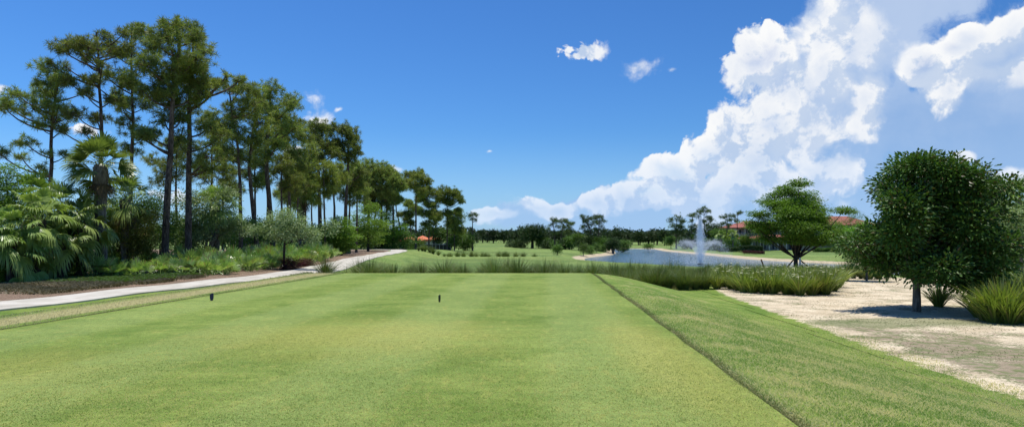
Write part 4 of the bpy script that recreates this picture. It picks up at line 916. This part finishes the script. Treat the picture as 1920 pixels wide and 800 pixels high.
def condo(pxc, d, w, dp, h, floors, label, rz=.1, bays=6, rh=2.2, wall='cream', roof='redtile', cat='building', name='apartment_building', group=None, z=None):
    x, y, z0 = at(pxc, d); z0 = z if z is not None else z0; t = thing(name, (x, y, z0 - .2), label, cat, group, rz); mb = MB()
    box(mb, (0, .6, h / 2), (w, dp - 1.2, h)); fh = h / floors; bw = w / bays
    for b in range(bays + 1): box(mb, (-w / 2 + b * bw, -dp / 2 + .25, h / 2), (.45, .9, h))
    for f in range(1, floors): box(mb, (0, -dp / 2 + .3, f * fh), (w - .02, .75, .22))
    mb.build('wall', M[wall], t)
    for f in range(floors):
        for b in range(bays):
            g_ = MB(); box(g_, (-w / 2 + (b + .5) * bw, -dp / 2 + 1.17, f * fh + fh * .48), (bw * .62, .08, fh * .66)); wn = g_.build('window', M['glass'], t)
            g2 = MB(); cx = -w / 2 + (b + .5) * bw
            for q in (-.33, 0, .33): box(g2, (cx + q * bw, -dp / 2 + 1.10, f * fh + fh * .48), (.10, .08, fh * .70))
            g2.build('frame', M['white'], wn)
            if f:
                g3 = MB()
                for zz in (.25, .42): box(g3, (cx, -dp / 2 - .02, f * fh + zz * 1.6), (bw - .5, .04, .05))
                for q in np.linspace(-.5, .5, 9): box(g3, (cx + q * (bw - .55), -dp / 2 - .02, f * fh + .36), (.04, .04, .6))
                g3.build('railing', M['white'], t)
    r = MB(); hip(r, w, dp, h + .18, rh, .8); ro = r.build('roof', M[roof], t); return t
condo(1405, 205, 13.5, 11, 6.3, 3, 'white three-storey condominium with red tile roof beyond the lake', .12, 5, 2.0)
condo(1445, 190, 14, 9, 3.2, 1, 'low white wing with windows seen under the airy tree', .05, 6, 1.0, roof='redtile')
condo(1572, 215, 17, 12, 7.2, 3, 'second condominium whose red roof peaks right of the airy tree', -.1, 6, 2.8)
condo(1655, 220, 14, 12, 5.6, 3, 'third condominium with tiled roof mostly behind the dark round tree', -.1, 5, 2.0, roof='redtile')
x, y, z = at(1548, 180); t = thing('garage_building', (x, y, z - .1), 'long low tan building behind the clipped hedge', 'building'); mb = MB(); box(mb, (0, 0, 1.25), (15, 6, 2.5)); mb.build('wall', M['tan'], t)
mb = MB(); hip(mb, 15, 6, 2.5, .9, .3); mb.build('roof', M['tan'], t)
# orange-roofed house with screened pool cage on the left
x, y, z = at(790, 168); z -= .1; t = thing('house', (x, y, z), 'house with orange tile roofs half hidden behind the pines', 'house')
mb = MB(); box(mb, (0, 0, 1.2), (9.6, 6, 2.4)); box(mb, (3.5, -1.5, 1.3), (3.6, 5, 2.6)); mb.build('wall', M['cream'], t)
for cx, w_ in ((-2.7, 4.8), (0.4, 4.2), (3.6, 4.6)):
    mb = MB(); hip(mb, w_, 6.6 + cx * .1, 2.45 + cx * .06, 1.15, .25, (cx, -.6)); mb.build('roof', M['orangetile'], t)
for cx in (-2.4, -.8, .8):
    g_ = MB(); box(g_, (cx, -3.03, 1.3), (.9, .08, 1.3)); g_.build('window', M['glass'], t)
x, y, z = at(822, 158); t = thing('pool_enclosure', (x, y, z - .1), 'dark screened pool enclosure in front of the orange-roofed house', 'pool enclosure'); mb = MB(); box(mb, (0, 0, .75), (5.8, 3, 1.5)); mb.build('screen', M['darkscreen'], t)
mb = MB()
for q in np.linspace(-2.9, 2.9, 8): box(mb, (q, -1.53, .75), (.07, .05, 1.5))
box(mb, (0, -1.53, 1.53), (5.9, .06, .07)); mb.build('frame', M['metal'], t)
mb = MB(); hip(mb, 1.9, 1.9, 1.55, .55, .1, (2.0, 0)); mb.build('skylight_roof', M['metal'], t)
# screen room among the trunks on the left
x, y, z = at(457, 66); t = thing('gazebo', (x, y, z), 'small screened garden room with pale metal roof between the pine trunks', 'garden room')
mb = MB(); zt = CAMZ - (446 - HY) * 66 / F - z
for a in np.linspace(-1, 1, 5):
    for b in (-.75, .75): box(mb, (a, b, zt / 2), (.07, .07, zt))
for zz in (.45, zt): box(mb, (0, -.75, zz), (2.1, .08, .08)); box(mb, (0, .75, zz), (2.1, .08, .08))
mb.build('frame', M['white'], t); mb = MB(); box(mb, (0, 0, zt / 2 - .05), (1.9, 1.4, zt - .2)); mb.build('screen', M['darkscreen'], t)
mb = MB(); hip(mb, 2.0, 1.5, zt + .06, .5, .12); mb.build('roof', M['metal'], t)
# road beyond the sand at the right
m_, k_ = mat('road_asphalt'); g_ = k_.new('ShaderNodeNewGeometry'); nz = k_.noise(g_.outputs['Position'], 12, 4, .6); finish(k_, k_.mix(nz, (.045,.045,.047), (.085,.085,.085)), .9, nz, .3, .01)
ribbon('road', [(52,62),(44,66),(38,72),(37,80),(44,90)], 5.5, m_, .05)

# ------------------------------------------------------------------ fountain
def fountain():
    rng = np.random.default_rng(3); d = 1300 * 4.2 / 52; x, y = (1313 - PX0) / F * d, d; k_ = d / F
    t = thing('fountain', (x, y, WZ), 'tall white water jet fountain spraying in the lake', 'fountain')
    m, k = mat('spray'); p = k.new('ShaderNodeBsdfDiffuse'); p.inputs[0].default_value = (.95,.96,.97,1); tr = k.new('ShaderNodeBsdfTranslucent'); tr.inputs[0].default_value = (.9,.92,.95,1)
    mx = k.new('ShaderNodeMixShader'); mx.inputs[0].default_value = .5; k.l.new(p.outputs[0], mx.inputs[1]); k.l.new(tr.outputs[0], mx.inputs[2])
    t2 = k.new('ShaderNodeBsdfTransparent'); m2 = k.new('ShaderNodeMixShader'); m2.inputs[0].default_value = .55; k.l.new(t2.outputs[0], m2.inputs[1]); k.l.new(mx.outputs[0], m2.inputs[2])
    o = k.new('ShaderNodeOutputMaterial'); k.l.new(m2.outputs[0], o.inputs[0])
    def drops(mb, C, vel, s):
        C = np.asarray(C); leaves(mb, C, vel, rng.normal(size=C.shape), s * rng.uniform(.8, 2.2, len(C)), s * rng.uniform(.5, 1., len(C)))
    H0 = 86 * k_
    mb = MB(); n = 9000; f = rng.uniform(0, 1, n) ** .8; w = .09 + .55 * (1 - f) * np.minimum(1, f * 2.2); C = rng.normal(0, 1, (n, 3)) * w[:, None] * [1, 1, .3]; C[:, 2] = f * H0 + rng.normal(0, .1, n)
    drops(mb, C, np.tile([0, 0, 1.0], (n, 1)) + rng.normal(0, .12, (n, 3)), .085); mb.build('water_jet', m, t)['kind'] = 'stuff'
    for a in np.linspace(0, 2 * np.pi, 12, endpoint=False) + .3:
        mb = MB(); n = 900; v = 6.6; ang = math.radians(66); vh, vv = v * math.cos(ang) * 1.05, v * math.sin(ang) * 1.35; T = 2 * vv / 9.8
        tt = rng.uniform(0, 1, n) ** .8 * T; sp = (.04 + .30 * tt)[:, None]; C = np.stack([math.cos(a) * vh * tt, math.sin(a) * vh * tt, np.maximum(0.02, vv * tt - 4.9 * tt * tt)], 1) + rng.normal(0, 1, (n, 3)) * sp * [1, 1, .8]
        C[:, 2] = np.maximum(C[:, 2], .02); drops(mb, C, np.stack([np.full(n, math.cos(a) * vh), np.full(n, math.sin(a) * vh), vv - 9.8 * tt], 1), .06); mb.build('spray_arc', m, t)['kind'] = 'stuff'
    mb = MB(); n = 4500; C = rng.normal(0, 1, (n, 3)) * [1.7, 1.7, 1.2]; C[:, 2] = np.abs(C[:, 2]) + .02; drops(mb, C, rng.normal(size=(n, 3)), .055); mb.build('mist', m, t)['kind'] = 'stuff'
    mb = MB(); tube(mb, [(0, 0, -.2), (0, 0, .12)], [.45, .4], 14); mb.build('nozzle_float', M['darkscreen'], t)
fountain()

# ------------------------------------------------------------------ tee markers
def marker(px, py, ytop, wpx, rgb, label, rot):
    x, d, z = (px - PX0) / F * (1.59 * F / (py - HY)), 1.59 * F / (py - HY), .012; k_ = d / F; h = (py - ytop) * k_; w = wpx * k_
    m, k = mat('marker_paint'); tc = k.new('ShaderNodeTexCoord'); nz = k.noise(tc.outputs['Object'], 30, 2); finish(k, k.mix(nz, rgb, tuple(q * 1.5 for q in rgb)), .35, spec=.5)
    t = thing('tee_marker', (x, d, z), label, 'tee marker', 'tee markers', rot)
    me = bpy.data.meshes.new('block'); import bmesh; bm = bmesh.new()
    prof = [(-.30,.0),(.30,.0),(.36,.12),(.5,.30),(.5,.92),(.30,1.0),(-.5,.86),(-.5,.30),(-.36,.12)]
    a = [bm.verts.new((p[0] * w, -w * .28, p[1] * h)) for p in prof]; b = [bm.verts.new((p[0] * w, w * .28, p[1] * h)) for p in prof]
    bm.faces.new(a); bm.faces.new(b[::-1])
    for i in range(len(prof)): bm.faces.new((a[i], b[i], b[(i + 1) % len(prof)], a[(i + 1) % len(prof)]))
    bmesh.ops.recalc_face_normals(bm, faces=bm.faces[:]); bmesh.ops.bevel(bm, geom=bm.edges[:], offset=w * .05, segments=2, affect='EDGES'); bm.to_mesh(me); bm.free(); me.materials.append(m)
    link('block', me, t); mb = MB(); tube(mb, [(0, 0, -.08), (0, 0, .04)], [w * .12, w * .12], 8); mb.build('spike', M['darkscreen'], t)
marker(397, 563, 549, 6.5, (.012,.014,.060), 'dark blue tee marker by the left edge of the tee', .25)
marker(824, 566, 552, 4.0, (.018,.024,.012), 'dark green narrow tee marker in the middle of the tee', .9)

# ------------------------------------------------------------------ ground cover
def scatter_clumps(name, P, zf, mesh_fn, m, seed, kind='stuff', label=None):
    rng = np.random.default_rng(seed); n = len(P); mb = MB(); V, Fq = mesh_fn(rng, n)   # V: n x v x 3 local
    a = rng.uniform(0, 6.28, n); ca, sa = np.cos(a)[:, None], np.sin(a)[:, None]
    W = np.stack([V[..., 0] * ca - V[..., 1] * sa, V[..., 0] * sa + V[..., 1] * ca, V[..., 2]], -1)
    W += np.stack([P[:, 0], P[:, 1], zf(P[:, 0], P[:, 1])], 1)[:, None]
    mb.add(W.reshape(-1, 3), (np.arange(n)[:, None, None] * V.shape[1] + Fq[None]).reshape(-1, Fq.shape[1]))
    return tag(mb.build(name, m), label, kind=kind)
def blades(h, w, lean):
    def fn(rng, n):
        L = h * rng.uniform(.5, 1.2, n); l = lean * rng.uniform(.1, 1.2, n) * L; z = np.zeros(n); ww = w * rng.uniform(.7, 1.2, n)
        V = np.stack([np.stack([-ww / 2, z, z - .004], 1), np.stack([ww / 2, z, z - .004], 1), np.stack([ww * .3, l * .5, L * .45], 1), np.stack([z, l, L * .6], 1)], 1)
        return V, np.array([[0, 1, 2, 3]])
    return fn
rng = np.random.default_rng(8)
def turfmat(name, a, b, dry, strip=False):
    m, k = mat(name); g_ = k.new('ShaderNodeNewGeometry'); r = g_.outputs['Random Per Island']; mid = k.noise(g_.outputs['Position'], .9, 4, .6)
    c = k.mix(r, a, b); c = k.mix(k.ramp(k.m('ADD', k.m('MULTIPLY', mid, .75), k.m('MULTIPLY', r, .3)), .43, .56, 0, .85), c, dry)
    if strip:                                 # straw-coloured scalped strip along the left edge of the tee
        sp = k.new('ShaderNodeSeparateXYZ'); k.l.new(g_.outputs['Position'], sp.inputs[0]); q = k.m('SUBTRACT', k.m('MULTIPLY_ADD', sp.outputs[1], .0787, -9.62), sp.outputs[0])
        c = k.mix(k.m('MULTIPLY', k.ramp(q, .3, .5), k.ramp(k.m('ADD', q, k.m('MULTIPLY', mid, .5)), 1.4, 2.0, .9, 0)), c, dry)
    finish(k, c, .6, spec=.25, transl=.45); return m
# longer grass on the right bank and the left edge, near the viewer
P = np.stack([rng.uniform(2.2, 9.5, 400000), 4.5 + 20 * rng.uniform(0, 1, 400000) ** 1.3], 1)
q = P[:, 0] - xr(P[:, 1]); ok = (q > .03) & (rng.uniform(size=len(P)) < (1.05 - P[:, 1] / 22) * .8) & (poly_sd(P[:, 0], P[:, 1], SAND) > -.55 + .18 * np.sin(P[:, 1] * 2.1) + rng.normal(0, .12, len(P))) & (P[:, 0] < P[:, 1] * .80); P = P[ok]
scatter_clumps('bank_grass', P, lambda x, y: H(x, y) + .018 * (poly_sd(x, y, SAND) < .8), blades(.045, .008, .8), turfmat('bank_blades', (.15,.27,.045), (.46,.60,.14), (.78,.70,.32)), 1)
P = np.stack([rng.uniform(-13, -6.5, 120000), rng.uniform(9, 34, 120000)], 1); q = xl(P[:, 1]) - P[:, 0]; ok = (q > .02) & (q < 4) & (rng.uniform(size=len(P)) < .5); P = P[ok]
scatter_clumps('left_edge_grass', P, H, blades(.05, .010, .8), turfmat('edge_blades', (.13,.22,.05), (.28,.38,.11), (.58,.52,.27), True), 2)
P = np.stack([rng.uniform(-5, 3.2, 330000), 4.8 + 10 * rng.uniform(0, 1, 330000) ** 1.2], 1); ok = (P[:, 0] < xr(P[:, 1]) - .02) & (np.abs(P[:, 0]) < P[:, 1] * .8); P = P[ok]
P = np.concatenate([P, np.stack([rng.uniform(-9, -3.5, 60000), rng.uniform(5.5, 13, 60000)], 1)]); P = P[(P[:, 0] > xl(P[:, 1]) + .02) & (rng.uniform(size=len(P)) < np.clip((11.5 - P[:, 1]) / 9, 0, .6))]
scatter_clumps('tee_grass', P, lambda x, y: x * 0 + .012, blades(.020, .0065, 1.1), turfmat('tee_blades', (.16,.25,.04), (.50,.58,.16), (.66,.62,.22)), 3)
# taller uncut grass along the seams of the tee
P = []
for f_, sg in ((xr, 1), (xl, -1)):
    y = 4.5 + 25.5 * rng.uniform(0, 1, 26000) ** 1.25; o_ = np.abs(rng.normal(0, .055, 26000)) + .01 + .035 * np.sin(y * 1.7 + np.sin(y * .6) * 2); P.append(np.stack([f_(y) + sg * o_, y], 1))
scatter_clumps('seam_grass', np.concatenate(P), H, blades(.032, .009, .7), turfmat('seam_blades', (.10,.16,.035), (.24,.32,.08), (.36,.34,.14)), 9)
# low dry brush between the path and the palmettos
P = []
for _ in range(90000):
    y = rng.uniform(26, 36.5); off = rng.uniform(2.6, 13); x_ = along(y) - off; (P.append((x_, y)) if y < 34.6 - max(0, -x_ - 18) * .12 + 2 and y > 27 - max(0, (-x_ - 17)) * .25 + rng.normal() * 1.1 and math.sin(x_ * 1.7 + math.sin(y * 1.3) * 2) + math.sin(y * 2.1 + x_) > rng.uniform(-1.6, .6) else None)
scatter_clumps('dry_brush', np.array(P), H, blades(.24, .03, 1.0), M['brush'], 4)
P = []
for _ in range(20000):
    y = rng.uniform(31, 37.5); off = rng.uniform(3.4, 18); P.append((along(y) - off, y))
scatter_clumps('low_weeds', np.array(P), H, blades(.30, .05, .9), M['shrub'], 5)
# thin weeds and litter on the sand
P = np.stack([rng.uniform(8, 26, 60000), rng.uniform(8, 46, 60000)], 1); nzv = np.sin(P[:, 0] * 1.3 + np.sin(P[:, 1] * .9) * 2) + np.sin(P[:, 1] * 1.1 + P[:, 0] * .4) + rng.normal(0, .5, len(P))
ok = (poly_sd(P[:, 0], P[:, 1], SAND) < -.3) & (nzv > .9); P = P[ok]
scatter_clumps('sand_weeds', P, lambda x, y: H(x, y) + .015, blades(.05, .012, 1.2), turfmat('weed_blades', (.09,.13,.04), (.17,.20,.08), (.30,.25,.15)), 6)
# grass between the bunches and beyond the tee
P = np.stack([rng.uniform(-12, 16, 90000), rng.uniform(33.5, 41, 90000)], 1); P = P[poly_sd(P[:, 0], P[:, 1], SAND) > .2]
scatter_clumps('tall_meadow_grass', P, H, blades(.34, .02, .6), turfmat('meadow_blades', (.10,.17,.04), (.24,.32,.09), (.36,.34,.16)), 7)
